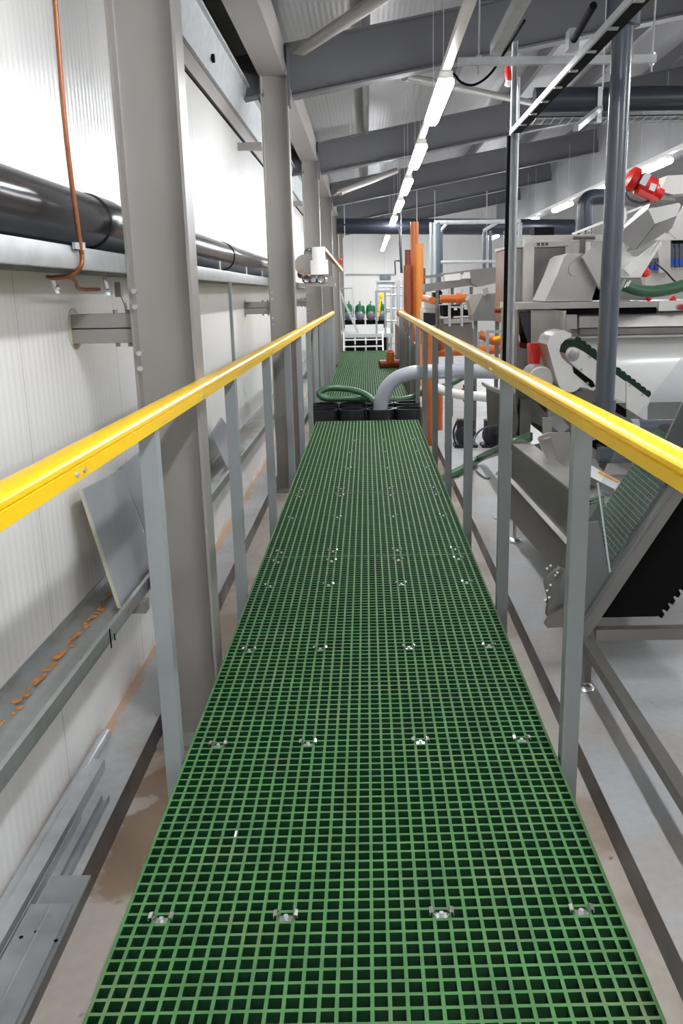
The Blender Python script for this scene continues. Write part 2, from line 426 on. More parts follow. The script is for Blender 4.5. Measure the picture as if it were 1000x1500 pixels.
for i in range(len(COLY) - 1):
    ya, yb = COLY[i], COLY[i + 1]
    lab = ['from behind the viewpoint to the nearest column', 'between the nearest and second columns', 'between the second and third columns', 'between the third and fourth columns', 'between the fourth and fifth columns', 'reaching the last column'][i]
    if i == 0: continue
    o = obj('eaves_beam', MB().chan((-.81, ya + .05, 3.42), (-.81, yb + .04, 3.42), .24, .3, .012, up=(0, 0, 1)), M_STEEL, base=(-.81, ya, 3.42))
    tag(o, 'grey steel eaves beam along the column heads, ' + lab, 'beam', 'eaves beams', 'thing')
PN = ['nearest the left wall', 'second up from the left wall', 'third up, over the lamp row', 'fourth up the slope', 'fifth up the slope', 'topmost before the partition']
for i, x in enumerate((-.98, .05, 1.15, 2.25, 3.35, 4.45)):
    z = zr(x)
    o = obj('roof_purlin', MB().prof((x, 2.0, z), (x, Y1 - .05, z), [(-.03, 0), (.05, 0), (.05, -.006), (-.024, -.006), (-.024, -.17), (.03, -.17), (.03, -.186), (-.03, -.186)]), M_RAFTER, base=(x, 2, z))
    tag(o, 'grey roof purlin running the length of the roof, ' + PN[i], 'purlin', 'roof purlins', 'thing')
def brace(name, p0, p1, r, lab):
    t = thing(name, lab, 'brace', p0)
    d = (V(p1) - V(p0)).normalized()
    obj('brace_tube', MB().cyl(p0, p1, r, 16), M_STEEL, t)
    obj('flattened_end', MB().beam(V(p0) - d * .16, V(p0) + d * .12, .02, r * 2, (0, 1, 0)), M_STEEL, t)
brace('roof_brace', at(443, 72, Y=8.35), at(575, -15, Y=6.6), .05, 'round grey diagonal roof brace meeting the second column head')
brace('roof_brace', at(592, 112, Y=9.1), at(775, 150, Y=12.5), .04, 'thin pale diagonal roof brace behind the first lit lamp')
brace('roof_brace', at(497, 282, Y=14.2), at(580, 250, Y=16), .05, 'diagonal roof brace beyond the third column head')
# galvanised rail along the head of the wall
t = thing('eaves_rail', 'galvanised steel rail along the head of the white wall', 'rail', (XW, 2, 2.95))
obj('upper_channel', MB().prof((XW + .02, 1.0, 3.0), (XW + .02, Y1 - .1, 3.0), [(-.02, .06), (.05, .06), (.05, .08), (.10, .33), (.13, .33), (.13, .35), (.09, .35), (.04, .1), (-.02, .1)]), M_GALV, t)
obj('lower_angle', MB().prof((XW + .012, 1.0, 2.95), (XW + .012, Y1 - .1, 2.95), [(-.01, -.0), (.012, -.0), (.03, .105), (-.01, .105)]), M_STEEL, t)
obj('dark_seal', MB().box((XW + .0005, 1.0, 2.935), (XW + .014, Y1 - .1, 2.95)), M_BLACK, t)
obj('bolt', MB().cyl((XW + .09, 6.93, 3.16), (XW + .11, 6.93, 3.16), .03, 8), M_BLACK, t)

# ------------------------------------------------------------------ lamps
def lamp(x, y, z, label, group):
    t = thing('strip_lamp', label, 'lamp', (x, y, z), group)
    obj('lamp_housing', MB().prof((x, y, z), (x, y + 1.5, z), [(-.05, .0), (.05, .0), (.045, .05), (-.045, .05)]), M_WHITE, t)
    obj('diffuser', MB().prof((x, y + .02, z), (x, y + 1.48, z), [(-.055, 0), (-.06, -.03), (-.035, -.06), (.035, -.06), (.06, -.03), (.055, 0)]), M_TUBE, t)
    for dy in (.25, 1.25):
        obj('suspension_wire', MB().cyl((x, y + dy, z + .05), (x, y + dy, z + 1.1), .003, 6), M_GALV, t)
    return t
R1 = [-4.4, -1.6, 1.2, 6.78, 9.6, 12.4, 15.2, 18.3, 21.2, 24.2, 27.2, 30.2]
N1 = ['', '', '', 'nearest and largest, beside the hanging crossbar', 'second', 'third', 'fourth', 'fifth', 'sixth, just past the dark duct', 'seventh', 'eighth', 'closest to the end wall']
ZL = 2.97
first = None
for i, y in enumerate(R1):
    lab = 'lit strip lamp over the green walkway, ' + (N1[i] or 'above and behind the viewpoint') + (' in the receding row' if N1[i] and i not in (3, 8) else '')
    if first is None: first = lamp(.62, y, ZL, lab, 'lamps over the walkway')
    else: dup(first, (.62, y, ZL), lab, 'lamps over the walkway')
R2 = [-2.2, 1.6, 5.2, 9.0, 12.0, 14.75, 17.6, 21, 24.2, 27.2]
N2 = ['', '', '', '', 'at the photo edge above the chutes', 'beside the red vibrator motor', 'seen left of the grey drop pipe', 'fourth in its row', 'over the distant pipe frame', 'last in its row']
for i, y in enumerate(R2):
    lab = 'lit strip lamp over the machines, ' + (N2[i] or 'beyond the photo edge above the conveyors')
    dup(first, (4.0, y, 3.12), lab, 'lamps over the machines')
for y in (-1, 5, 11, 17):
    dup(first, (8.2, y, 3.4), 'lit strip lamp in the far aisle behind the partition', 'lamps in the far aisle')
o = obj('lamp_trunking', MB().prof((.62, 4.2, ZL + .05), (.62, 32, ZL + .05), [(-.03, 0), (.03, 0), (.03, .05), (-.03, .05)]), M_WHITE, base=(.62, 4.2, ZL + .05))
tag(o, 'pale trunking carrying the row of lamps over the walkway', 'trunking')
o = obj('lamp_trunking', MB().prof((4.0, 9, 3.17), (4.0, 30, 3.17), [(-.03, 0), (.03, 0), (.03, .05), (-.03, .05)]), M_WHITE, base=(4.0, 9, 3.17))
tag(o, 'pale trunking carrying the lamps over the machines', 'trunking')

# ------------------------------------------------------------------ green walkway
PITCH = .0381
def grating_mesh(ny):
    W = 1.22; t = .0088; h = .038; x0 = -W / 2
    b = MB()
    for i in range(33):
        x = x0 + i * PITCH + .0004
        x = min(max(x, x0 + t / 2), -x0 - t / 2)
        b.box((x - t / 2, 0, -h), (x + t / 2, ny * PITCH, 0))
    for j in range(ny + 1):
        y = min(max(j * PITCH, t / 2), ny * PITCH - t / 2)
        b.box((x0 + .001, y - t / 2, -h + .0004), (-x0 - .001, y + t / 2, -.0004))
    for f in b.b.faces:
        f.material_index = 0 if f.calc_center_median().z > -.0005 and abs(f.normal.z) > .5 or False else 1
    b.b.normal_update()
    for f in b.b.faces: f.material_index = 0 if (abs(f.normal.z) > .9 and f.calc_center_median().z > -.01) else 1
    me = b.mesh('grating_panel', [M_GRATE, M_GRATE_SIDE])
    return me
GM = {}
def grating(y0, ny, label, group=None):
    if ny not in GM: GM[ny] = grating_mesh(ny)
    o = bpy.data.objects.new('grating_panel', GM[ny]); COL.objects.link(o); o.location = (0, y0, 0); ORG[o.name] = V((0, y0, 0))
    tag(o, label, 'grating', 'green walkway gratings')
    # feet that hold the panel off the trench floor
    for x in (-.5, .5):
        for y in (y0 + .3, y0 + ny * PITCH - .3):
            obj('pedestal', MB().cyl((x, y, ZT), (x, y, -.0386), .03, 12).cyl((x, y, ZT), (x, y, ZT + .012), .06, 12), M_BLACK, o)
    return o
g0 = grating(1.132 - 97 * PITCH, 97, 'green grating panel lying under the viewpoint')
g1 = grating(1.14, 96, 'nearest long green grating panel of the walkway')
g2 = grating(4.80, 43, 'short green grating panel between the two joints')
g3 = grating(6.452, 101, 'far green grating panel ending at the black pipes')
g4 = grating(11.45, 96, 'green grating panel just behind the black pipes', )
g5 = grating(15.12, 96, 'green grating panel in the middle of the far walkway')
g6 = grating(18.79, 122, 'green grating panel at the foot of the steel steps')
g5b = g6
for g, dx in ((g4, .0), (g5, .0), (g6, -.04)): g.location.x = dx
# saddle clips: bent strip with a bolt
def clip_mesh():
    b = MB()
    pr = [(-.030, .002), (-.030, .010), (-.022, .012), (-.0205, .012), (-.013, -.006), (.013, -.006), (.0205, .012), (.022, .012), (.030, .010), (.030, .002), (.028, .002), (.028, .0085), (.0215, .0095), (.0145, -.008), (-.0145, -.008), (-.0215, .0095), (-.028, .0085), (-.028, .002)]
    b.prof((0, .011, .0015), (0, -.011, .0015), pr)
    return b.mesh('clip', M_BRIGHT)
CLM = clip_mesh()
bm_ = MB().cyl((0, 0, -.0045), (0, 0, .004), .006, 8).mesh('bolt', M_GALV)
CLIPS = {g1: [[(235, 1343), (418, 1338), (647, 1335), (850, 1328)], [(318, 1098), (452, 1094), (616, 1089), (765, 1085)], [(365, 955), (469, 951), (600, 946), (716, 943)],
              [(391, 860), (483, 857), (587, 854), (685, 851)], [(405, 824), (487, 823), (584, 820), (671, 817)]],
         g2: [[(410, 811), (490, 808), (583, 804), (667, 802)], [(430, 760), (496, 759), (576, 757), (650, 753)], [(440, 727), (499, 726), (572, 725), (638, 723)]],
         g3: [[(444, 717), (500, 716), (572, 715), (636, 713)], [(507, 687), (570, 686), (626, 684)], [(514, 663), (565, 662), (613, 661)], [(519, 645), (563, 644), (605, 643)]]}
for g, rows in CLIPS.items():
    for row in rows:
        ym = sum(at(x, y, Z=0).y for x, y in row) / len(row)
        j = round((ym - g.location.y) / PITCH - .5); yy = (j + .5) * PITCH
        for x, y in row:
            xx = at(x, y, Z=0).x; k = round((xx + .61) / PITCH - .5); xx = -.61 + (k + .5) * PITCH
            c = bpy.data.objects.new('clip', CLM); COL.objects.link(c); c.parent = g; c.location = (xx, yy, 0)
            d = bpy.data.objects.new('bolt', bm_); COL.objects.link(d); d.parent = c
for o in (g1,):
    pass

p = at(345, 1222, Z=0); o = obj('paper_scrap', MB().box((p.x - .003, p.y - .014, .0003), (p.x + .003, p.y + .014, .0016)), M_WHITE, base=(p.x, p.y, 0)); tag(o, 'tiny white scrap lying on the nearest green grating', 'scrap')

# ------------------------------------------------------------------ handrails
RAILP = [(-.035, 0), (-.037, .012), (-.031, .014), (-.0335, .020), (-.034, .036), (-.028, .046), (-.016, .0515), (0, .053), (.016, .0515), (.028, .046), (.034, .036), (.0335, .020), (.031, .014), (.037, .012), (.035, 0), (.030, 0), (.030, .008), (-.030, .008), (-.030, 0)]
RAILP = [(-.034, -.004), (-.034, .026), (-.029, .0285), (-.0345, .032), (-.034, .042), (-.028, .050), (-.016, .0545), (0, .056), (.016, .0545), (.028, .050), (.034, .042), (.0345, .032), (.029, .0285), (.034, .026), (.034, -.004)]
def handrail(sx, ys, ya, yb, bolts, label):
    x = .645 * sx
    t = thing('handrail', label, 'handrail', (x, ys[0], ZT))
    obj('top_rail', MB().prof((x, ya, 1.10), (x, yb, 1.10), RAILP), M_YELLOW, t, label='yellow top rail with a rounded cap')
    for y in ys:
        b = MB()
        s = -sx
        # upright of channel section, open side turned along the walkway
        b.prof((x, y, ZT), (x, y, 1.097), [(-.026, -.026), (.026, -.026), (.026, .026), (.02, .026), (.02, -.020), (-.02, -.020), (-.02, .026), (-.026, .026)], up=(0, 1, 0))
        p = obj('post', b, M_POST, t)
        obj('foot_plate', MB().box((x - .045, y - .045, ZT), (x + .045, y + .045, ZT + .01)), M_POST, p)
    for y in bolts:
        for d in (-.02, .03):
            obj('bolt', MB().cyl((x - sx * .034, y + d, 1.112), (x - sx * .039, y + d, 1.112), .006, 8), M_GALV, t)
    return t
RY = [2.53, 3.95, 5.41, 6.77, 8.13, 9.5, 10.9, 12.3, 13.7, 15.1, 16.4]
LY = [2.57, 4.17, 5.70, 7.25, 8.5, 9.9, 11.3, 12.7, 14.1, 15.6, 17.3]
handrail(1, RY, -1.2, 16.5, (4.2, 8.6), 'yellow topped handrail with grey posts between walkway and machines')
handrail(-1, LY, -1.2, 17.5, (1.83, 3.27, 5.7, 8.6), 'yellow topped handrail with grey posts in front of the steel columns')

# ------------------------------------------------------------------ left wall: pipe, shelf, trays
t = thing('wall_pipe', 'thick glossy black pipe lying on the galvanised shelf along the wall', 'pipe', (-1.055, 3, 1.645))
obj('pipe_run', MB().cyl((-1.055, .5, 1.762), (-1.055, 10.6, 1.762), .098, 40), M_BLACKP, t)
yc = at(160, 310, X=-.96).y
obj('coupling', MB().cyl((-1.055, yc, 1.762), (-1.055, yc + .24, 1.762), .104, 40), M_BLACKP, t)
obj('coupling', MB().cyl((-1.055, yc + 3.2, 1.762), (-1.055, yc + 3.4, 1.762), .104, 40), M_BLACKP, t)
t = thing('pipe_shelf', 'galvanised steel shelf rail carrying the black pipe along the wall', 'shelf', (-1.05, 2, 1.57))
obj('front_rail', MB().prof((-.935, .5, 1.605), (-.935, 20, 1.605), [(-.022, -.035), (.012, -.035), (.014, -.028), (.014, .028), (.012, .035), (-.022, .035)]), M_GALV, t)
obj('shelf_deck', MB().box((XW + .002, .5, 1.635), (-.958, 20, 1.645)), M_GALV_DULL, t)
obj('rear_rail', MB().box((XW + .002, .5, 1.57), (XW + .03, 20, 1.634)), M_GALV_DULL, t)
for y in (2.35, 2.75, 4.9, 6.2, 7.4):
    obj('support_arm', MB().box((XW + .03, y, 1.585), (-.958, y + .04, 1.634)), M_STEEL, t)
for y in (4.75, 5.9, 7.2, 8.3):
    obj('upright_stop', MB().box((-.95, y, 1.64), (-.944, y + .05, 1.70)), M_GALV, t)
# copper pipe
t = thing('copper_pipe', 'thin copper pipe running down in front of the black pipe', 'pipe', at(118, 380, X=-.9))
X = -.905
pts = [at(77, -40, X=X), at(97, 200, X=X), at(117, 355, X=X), at(120, 372, X=X)]
pts += [at(119, 388, X=X), at(112, 398, X=X - .02), at(100, 404, X=X - .05), at(78, 407, X=X - .10), at(70, 406, X=X - .14)]
obj('copper_run', MB().tube(smooth(pts, 6), .0078, 14), M_COPPER, t)
q = [at(100, 405, X=-.98), at(110, 412, X=-1.0), at(117, 423, X=-1.03), at(145, 424, X=-1.03)]
obj('branch_pipe', MB().tube(smooth(q, 6), .007, 12), M_COPPER, t)
c = at(117, 361, X=-.91)
obj('pipe_clip', MB().cyl(c - V((0, 0, .012)), c + V((0, 0, .012)), .017, 16).beam(c + V((0, -.06, 0)), c + V((0, 0, 0)), .01, .02), M_GALV, t)
def hanger(px, py0, py1, X, w, lab, hole=True):
    p0, p1 = at(px, py0, X=X), at(px, py1, X=X)
    b = MB().slab([p0 + V((0, -w / 2, 0)), p0 + V((0, w / 2, 0)), p1 + V((.02, w / 2, 0)), p1 + V((.02, -w / 2, 0))], (.004, 0, 0))
    t = thing('hanging_strap', lab, 'strap', p1)
    obj('strap_plate', b, M_GALV if hole else M_WHITE, t)
    q = p1 + V((.02, 0, .02))
    obj('bolt', MB().cyl(q + V((.0, 0, 0)), q + V((.01, 0, 0)), .007, 8), M_BRIGHT, t)
hanger(150, 396, 433, -1.02, .05, 'bent galvanised strap hanging below the shelf beside the copper pipe')
hanger(75, 409, 430, -1.02, .028, 'small white perforated strap under the end of the copper pipe', False)
# wire with gripper and link
t = thing('wire_hanger', 'steel wire with beam clip and link hanging above the stub beam', 'hanger', at(185, 465, X=-1.0))
b = MB().cyl(at(176, 432, X=-1.0), at(190, 463, X=-1.0), .0025, 8)
b.cyl(at(202, 496, X=-.95), at(216, 535, X=-.93), .0018, 6)
obj('wire', b, M_STEEL, t)
p = at(174, 424, X=-1.0)
obj('beam_clip', MB().box(p + V((-.012, -.018, -.03)), p + V((.012, .018, .03))), M_STEEL, t)
c = at(184, 450, X=-1.0); ring = [c + V((0, math.cos(a) * .014, math.sin(a) * .016)) for a in [k * math.pi / 8 for k in range(17)]]
obj('link', MB().tube(ring, .0025, 6), M_GALV, t)
# stub beams from wall to columns
SN = ['beside the widest column', 'partly hidden behind the second column', 'behind the third column']
for i, y in enumerate(COLY[1:4]):
    t = thing('stub_beam', 'short grey double channel beam bolted between wall and column, ' + SN[i], 'beam', (-1.05, y, 1.31), 'stub beams', 'thing')
    b = MB(); b.box((XW, y - .05, 1.36), (-.92, y - .012, 1.415)); b.box((XW, y - .05, 1.30), (-.92, y - .012, 1.356)); b.box((XW, y - .012, 1.30), (-.92, y + .05, 1.415))
    obj('beam_body', b, M_STEEL, t, bevel=.004)
    obj('wall_socket', MB().lathe((XW, y, 1.357), (1, 0, 0), [(0, .082), (.004, .082), (.005, .08)], 20), M_BEIGE, t)
    for x in (-.99, -.94):
        obj('bolt', MB().cyl((x, y - .03, 1.415), (x, y - .03, 1.43), .01, 6), M_STEEL, t)
        obj('bolt', MB().cyl((x, y - .03, 1.285), (x, y - .03, 1.30), .01, 6), M_STEEL, t)
# low cable tray on the wall
t = thing('cable_tray', 'open galvanised cable tray running low along the white wall', 'tray', (-1.05, 2, .24))
b = MB().prof((-1.055, .4, .245), (-1.055, 21, .245), [(-.115, 0), (.105, 0), (.105, .055), (.088, .055), (.088, .051), (.101, .051), (.101, .004), (.03, .004), (.02, .010), (-.02, .010), (-.03, .004), (-.111, .004), (-.111, .035), (-.115, .035)])
M_TRAY = floor_mat('galvanised_tray_with_rust', (168, 172, 172), (150, 128, 96), .35, .52, .62, 2.2)
M_TRAY.node_tree.nodes['Principled BSDF'].inputs['Metallic'].default_value = .65
obj('tray_channel', b, M_TRAY, t)
b = MB()
for i in range(40):
    y = 2.3 + i * .034 + random.uniform(-.015, .015); x = -1.09 + random.uniform(-.015, .015)
    b.sphere((x, y, .2565), .02, (random.uniform(.2, .9), random.uniform(.4, 1.3), .1))
r = obj('rust_flakes', b, mat('rust_flakes', (176, 118, 62), .8, var=.4, scale=30), t); r['kind'] = 'stuff'
for y in (3.40, 8.5, 13.7):
    obj('tray_bracket', MB().box((XW + .002, y, .195), (-.93, y + .06, .2445)), M_STEEL, t)
y = at(160, 930, X=-.95).y
obj('wire_tie', MB().box((-.949, y, .225), (-.946, y + .006, .30)).box((-.949, y + .05, .235), (-.946, y + .056, .26)), M_BLACK, t)
# leaning sheets
def sheet(name, quad, Xs, th, m, label, backing=None):
    P = [at(px, py, X=x) for (px, py), x in zip(quad, Xs)]
    base = min(P, key=lambda p: p.z)
    t = thing(name, label, 'sheet', base)
    nrm = (P[1] - P[0]).cross(P[3] - P[0]).normalized()
    if nrm.x < 0: nrm = -nrm
    obj('metal_face', MB().slab(P, nrm * -th), m, t)
    if backing: obj('foam_backing', MB().slab([p - nrm * (th + .0005) for p in P], nrm * -backing), M_BEIGE, t)
sheet('leaning_sheet', [(121, 717), (180, 687), (226, 829), (178, 890)], [-1.10, -1.10, -.985, -.985], .004, M_SHEET, 'dull metal sheet leaning on the wall, standing in the cable tray', .012)
sheet('leaning_sheet', [(178, 685), (215, 655), (238, 800), (232, 830)], [-1.145, -1.145, -1.06, -1.06], .003, M_SHEET, 'pale metal sheet standing behind the leaning one, flat to the wall')
sheet('leaning_sheet', [(309, 634), (324, 611), (359, 660), (337, 693)], [-1.08, -1.08, -.98, -.98], .004, M_SHEET, 'small metal sheet leaning in the tray beyond the nearest column')
# vertical rod from shelf
for (x0, y0, y1, lab) in ((337, 412, 760, 'thin grey upright strip hanging from the shelf beside the second left post'), (452, 430, 560, 'thin grey upright strip behind the third column')):
    p0 = at(x0, y0, X=-.93); t = obj('hanging_strip', MB().box((-.945, p0.y - .018, at(x0 + 20, y1, X=-.93).z), (-.925, p0.y + .018, 1.57)), M_POST, base=(-.93, p0.y, 0)); tag(t, lab, 'strip')
# scrap profiles on the ledge
p0, p1 = at(150, 1066, Z=ZF + .05), V((-1.135, .9, ZF + .024))
p0 = V((-1.135, p0.y, ZF + .024))
o = obj('steel_tube', MB().pipe(p1, p0, .022, .003, 24), M_GALV, base=(-1.135, 1, ZF)); tag(o, 'galvanised round tube lying on the ledge against the wall', 'tube')
ya = at(147, 1118, Z=ZF + .03).y
o = obj('steel_profile', MB().chan((-1.09, .8, ZF + .05), (-1.09, ya, ZF + .05), .05, .05, .003, up=(0, 0, -1)), M_GALV, base=(-1.09, 1, ZF)); tag(o, 'inverted galvanised channel lying beside the round tube', 'channel')
o = obj('steel_profile', MB().chan((-1.0, .8, ZF), (-1.0, ya - .22, ZF), .03, .024, .003), M_GALV_DULL, base=(-1.04, 1, ZF)); tag(o, 'narrow upturned galvanised channel on the ledge, outermost of the pair', 'channel')
ya = at(125, 1275, Z=ZF + .05).y; yb = at(105, 1325, Z=ZF + .05).y
o = obj('tray_cover', MB().prof((-.975, .6, ZF + .052), (-.975, yb, ZF + .052), [(-.062, -.04), (-.06, -.04), (-.06, .0), (-.003, .0), (0, .003), (.003, .0), (.062, .0), (.062, -.008), (.064, -.008), (.064, .0025), (.004, .0025), (0, .0055), (-.004, .0025), (-.062, .0025)]), M_GALV_DULL, base=(-1, .6, ZF)); tag(o, 'wide creased galvanised sheet cover lying nearest on the ledge edge', 'tray cover')
for (x, y) in ((53, 1365), (82, 1378), (31, 1373)):
    q = at(x, y, Z=ZF + .0545); obj('screw_hole', MB().cyl((q.x, q.y, ZF + .0546), (q.x, q.y, ZF + .0556), .006, 10), M_BLACK, o)
o = obj('tray_cover', MB().prof((-.972, .7, ZF + .03), (-.972, ya, ZF + .03), [(-.06, -.025), (-.058, -.025), (-.058, 0), (.063, 0), (.063, -.006), (.065, -.006), (.065, .0025), (-.06, .0025)]), M_GALV_DULL, base=(-1, .7, ZF)); tag(o, 'second galvanised sheet cover sticking out beneath the nearest one', 'tray cover')
o = obj('steel_profile', MB().prof((-1.052, .8, ZF), (-1.052, ya + .35, ZF), [(-.002, 0), (.028, 0), (.028, .002), (0, .002), (0, .04), (-.002, .04)]), M_GALV, base=(-1.05, 1, ZF)); tag(o, 'thin galvanised angle lying between the inverted and the upturned channel', 'angle')

# ------------------------------------------------------------------ shelf clutter beyond the second column
YS = 11.6
def pl(px, py, Y=YS): return at(px, py, Y=Y)
t = thing('pipe_fitting', 'white plastic pipe fitting standing on the shelf end', 'pipe fitting', pl(468, 404))
c = pl(468, 402); e = pl(467, 381); f = pl(466, 362)
obj('socket', MB().pipe(c, e, .115, .008), M_WHITE, t); obj('spigot', MB().pipe(e - V((0, 0, .002)), f, .085, .006), M_WHITE, t)
o = obj('timber_batten', MB().beam(pl(474, 365), pl(500, 396, 13.5), .05, .04), M_WOOD, base=pl(474, 365)); tag(o, 'pale timber batten leaning down from the white fitting', 'batten')
o = obj('pipe_end', MB().pipe(pl(453, 372), pl(453, 372) + V((0, 1.2, 0)), .075, .008), M_BLACKP, base=pl(453, 372)); tag(o, 'black pipe end pointing out behind the white fitting', 'pipe')
o = obj('metal_cone', MB().lathe(pl(446, 388), (0, 1, .1), [(0, .13), (.02, .13), (.3, .06), (.5, .06)]), M_STEEL, base=pl(446, 388)); tag(o, 'grey sheet metal cone lying on the shelf', 'cone')
for i, (x, y, m, lab) in enumerate(((441, 402, M_ORANGE, 'orange pipe end lying on the shelf beneath the grey cone'), (448, 409, M_BLACKP, 'dark pipe end on the shelf, first of the low three'), (458, 409, M_BLACKP, 'dark pipe end on the shelf, middle of the low three'), (470, 409, M_BLACKP, 'dark pipe end on the shelf beneath the white fitting'))):
    p = pl(x, y); o = obj('pipe_end', MB().pipe(p, p + V((0, 1, 0)), .052, .006), m, base=p); tag(o, lab, 'pipe', 'pipe ends on the shelf')
p = pl(499, 386, 14)
o = obj('red_lever', MB().beam(pl(498, 380, 14), pl(497, 391, 14), .03, .03).sphere(pl(498, 381, 14), .03), M_RED, base=p); tag(o, 'small red handle beyond the timber batten', 'handle')
o = obj('shelf_end_frame', MB().box(pl(438, 415) , pl(490, 419) + V((0, .4, 0))).box(pl(471, 404), pl(476, 416) + V((0, .03, 0))).box(pl(482, 404), pl(486, 418) + V((0, .03, 0))), M_STEEL, base=pl(464, 417)); tag(o, 'grey rack end under the white fitting, with two uprights', 'rack')

# ------------------------------------------------------------------ black standing pipes in the gap
k = 0
for j, (y, n0) in enumerate(((10.56, .11), (10.93, .135))):
    for i in range(4):
        x = -.525 + i * .345
        p = V((x, y, ZT)); lab = ['front row', 'back row'][j] + ', ' + ['leftmost', 'second from left', 'holding the grey hose' if j == 0 else 'third, behind the grey hose', 'rightmost'][i]
        o = obj('standing_pipe', MB().pipe(p, p + V((0, 0, -ZT + n0)), .17, .014, 40), M_STANDP, base=p)
        tag(o, 'black open pipe standing in the walkway gap, ' + lab, 'pipe', 'black standing pipes')
YH = 10.56
c = V((.165, YH, .06))
pts = [V((.165, YH, -.25)), V((.165, YH, .05)), V((.18, YH, .2)), V((.25, YH, .36)), V((.37, YH, .47)), V((.53, YH, .525)), V((.75, YH, .545)), V((1.0, YH, .545)), V((1.5, YH + .05, .53)), V((2.1, YH + .2, .48)), V((3.4, YH + .6, .3))]
o = obj('suction_hose', MB().tube(smooth(pts, 12), .088, 24), M_HOSE, base=c); tag(o, 'thick grey hose rising from a black pipe and bending over the handrail side', 'hose')
Yg = 11.25
pts = [V((1.35, 11.6, .40)), at(690, 545, Y=11.5), at(660, 562, Y=11.4), at(625, 572, Y=11.35), at(600, 583, Y=11.3), at(570, 586, Y=11.15), at(520, 584, Y=10.95), at(480, 584, Y=10.9), at(467, 577, Y=10.9), at(480, 569, Y=10.95), at(510, 570, Y=11.0), at(535, 578, Y=10.9), at(552, 592, Y=10.7)]
o = obj('green_hose', MB().tube(smooth(pts, 10), .04, 16), M_GREENH, base=at(520, 590, Y=10.9)); tag(o, 'thin green hose looped over the black pipes', 'hose')

# ------------------------------------------------------------------ orange pipes standing right of the walkway
for (x, ytop, ybot, Y, r, m, lab) in ((607, 325, 640, 17.89, 0.082, M_ORANGE, 'tallest orange pipe standing in the bundle'), (614, 357, 640, 17.68, 0.078, M_ORANGE2, 'pale orange pipe standing second tallest'),
      (598, 366, 600, 18.11, 0.078, M_RUSTOR, 'brown pipe standing behind the tallest orange one'), (597, 389, 600, 17.75, 0.085, M_RUSTOR, 'brown orange pipe leftmost in the bundle'),
      (617, 393, 560, 18.18, 0.082, M_RUSTOR, 'short brown orange pipe at the right of the bundle')):
    p = at(x, ytop, Y=Y); q = V((p.x, Y, ZF if p.x > .87 else ZT))
    o = obj('standing_pipe', MB().pipe(q, p, r, .005, 24), m, base=q); tag(o, lab, 'pipe', 'orange standing pipes')
p = at(626, 488, Y=11.2); q = V((p.x, 11.2, ZT))
t = thing('drain_riser', 'orange socketed drain pipe standing just outside the right rail', 'pipe', q)
obj('riser_pipe', MB().pipe(q, p, .075, .006, 28), M_ORANGE, t); obj('socket', MB().pipe(p - V((0, 0, .12)), p + V((0, 0, .02)), .088, .008, 28), M_ORANGE, t)
zc = at(626, 620, Y=11.2).z
obj('socket_ring', MB().pipe((q.x, q.y, zc), (q.x, q.y, zc + .09), .086, .008, 28), M_ORANGE, t)
p = at(641, 566, Y=11.8); q = V((p.x, 11.8, ZF)); o = obj('pipe_offcut', MB().pipe(q, V((p.x, 11.8, p.z)), .07, .006, 24), M_ORANGE, base=q); tag(o, 'short orange pipe standing on the floor by the riser', 'pipe')
# brown board stack behind rail with fittings
o = obj('board_stack', MB().box((.69, 11.8, ZT), (.72, 21.0, .78)), M_BROWN, base=(.70, 11.8, ZT)); tag(o, 'brown board fence standing along the right edge of the far walkway', 'board')
for (x, y, Y, lab) in ((597, 470, 17.0, 'first'), (611, 487, 14.0, 'second')):
    p = at(x, y, Y=Y); t = thing('pipe_elbow', 'orange pipe elbow hung over the brown boards, %s of the two' % ('farther' if lab == 'first' else 'nearer'), 'pipe fitting', p)
    obj('elbow_bend', MB().tube(smooth([p + V((-.1, .1, .12)), p + V((-.02, 0, .06)), p + V((.04, -.05, -.03)), p + V((.05, -.08, -.16))], 8), .07, 20), M_ORANGE, t)
    obj('socket', MB().tube([p + V((-.14, .16, .15)), p + V((-.06, .04, .09))], .082, 20), M_ORANGE, t)
# T fitting on the far grating
p = V((at(571, 523, Z=0).x, 18.6, 0)); t = thing('pipe_branch', 'orange branch fitting lying on the far green grating', 'pipe fitting', p)
p = at(570, 523, Y=17.6); p.z = .09
ORG[t.name] = V((p.x, p.y, 0)); t.location = (p.x, p.y, 0)
obj('main_socket', MB().pipe(p + V((-.2, 0, 0)), p + V((.24, .1, 0)), .085, .008), M_RUSTOR, t); obj('branch_socket', MB().pipe(p + V((.02, 0, .04)), p + V((.02, -.05, .26)), .08, .008), M_ORANGE, t)

# ------------------------------------------------------------------ far platform, steps, ladder, pumps, tank
YP = 23.6
t = thing('work_platform', 'pale steel platform at the end of the green walkway', 'platform', (0, YP, ZT))
obj('deck', MB().box((-.72, YP, .33), (.72, YP + 4, .43)), M_GALV, t)
for x, y in ((-.68, YP + .05), (.66, YP + .05), (-.68, YP + 3.8), (.66, YP + 3.8)):
    obj('leg', MB().box((x - .03, y - .03, ZT), (x + .03, y + .03, .33)), M_POST, t)
for x in (.28, .52, .70):
    obj('rail_post', MB().box((x - .025, YP + .05, .43), (x + .025, YP + .1, 1.55)), M_POST, t)
obj('rail_bar', MB().box((.26, YP + .06, 1.5), (.72, YP + .1, 1.55)).box((.26, YP + .06, .98), (.72, YP + .1, 1.02)), M_POST, t)
obj('kick_board', MB().box((-.6, YP + 1.6, .43), (.5, YP + 1.66, .62)), M_WHITE, t)
t = thing('step_frame', 'white steel step frame leading up to the platform', 'steps', (-.1, YP - .3, 0))
b = MB()
for x in (-.60, .44): b.beam((x, YP - .35, 0), (x, YP - .02, .48), .04, .05)
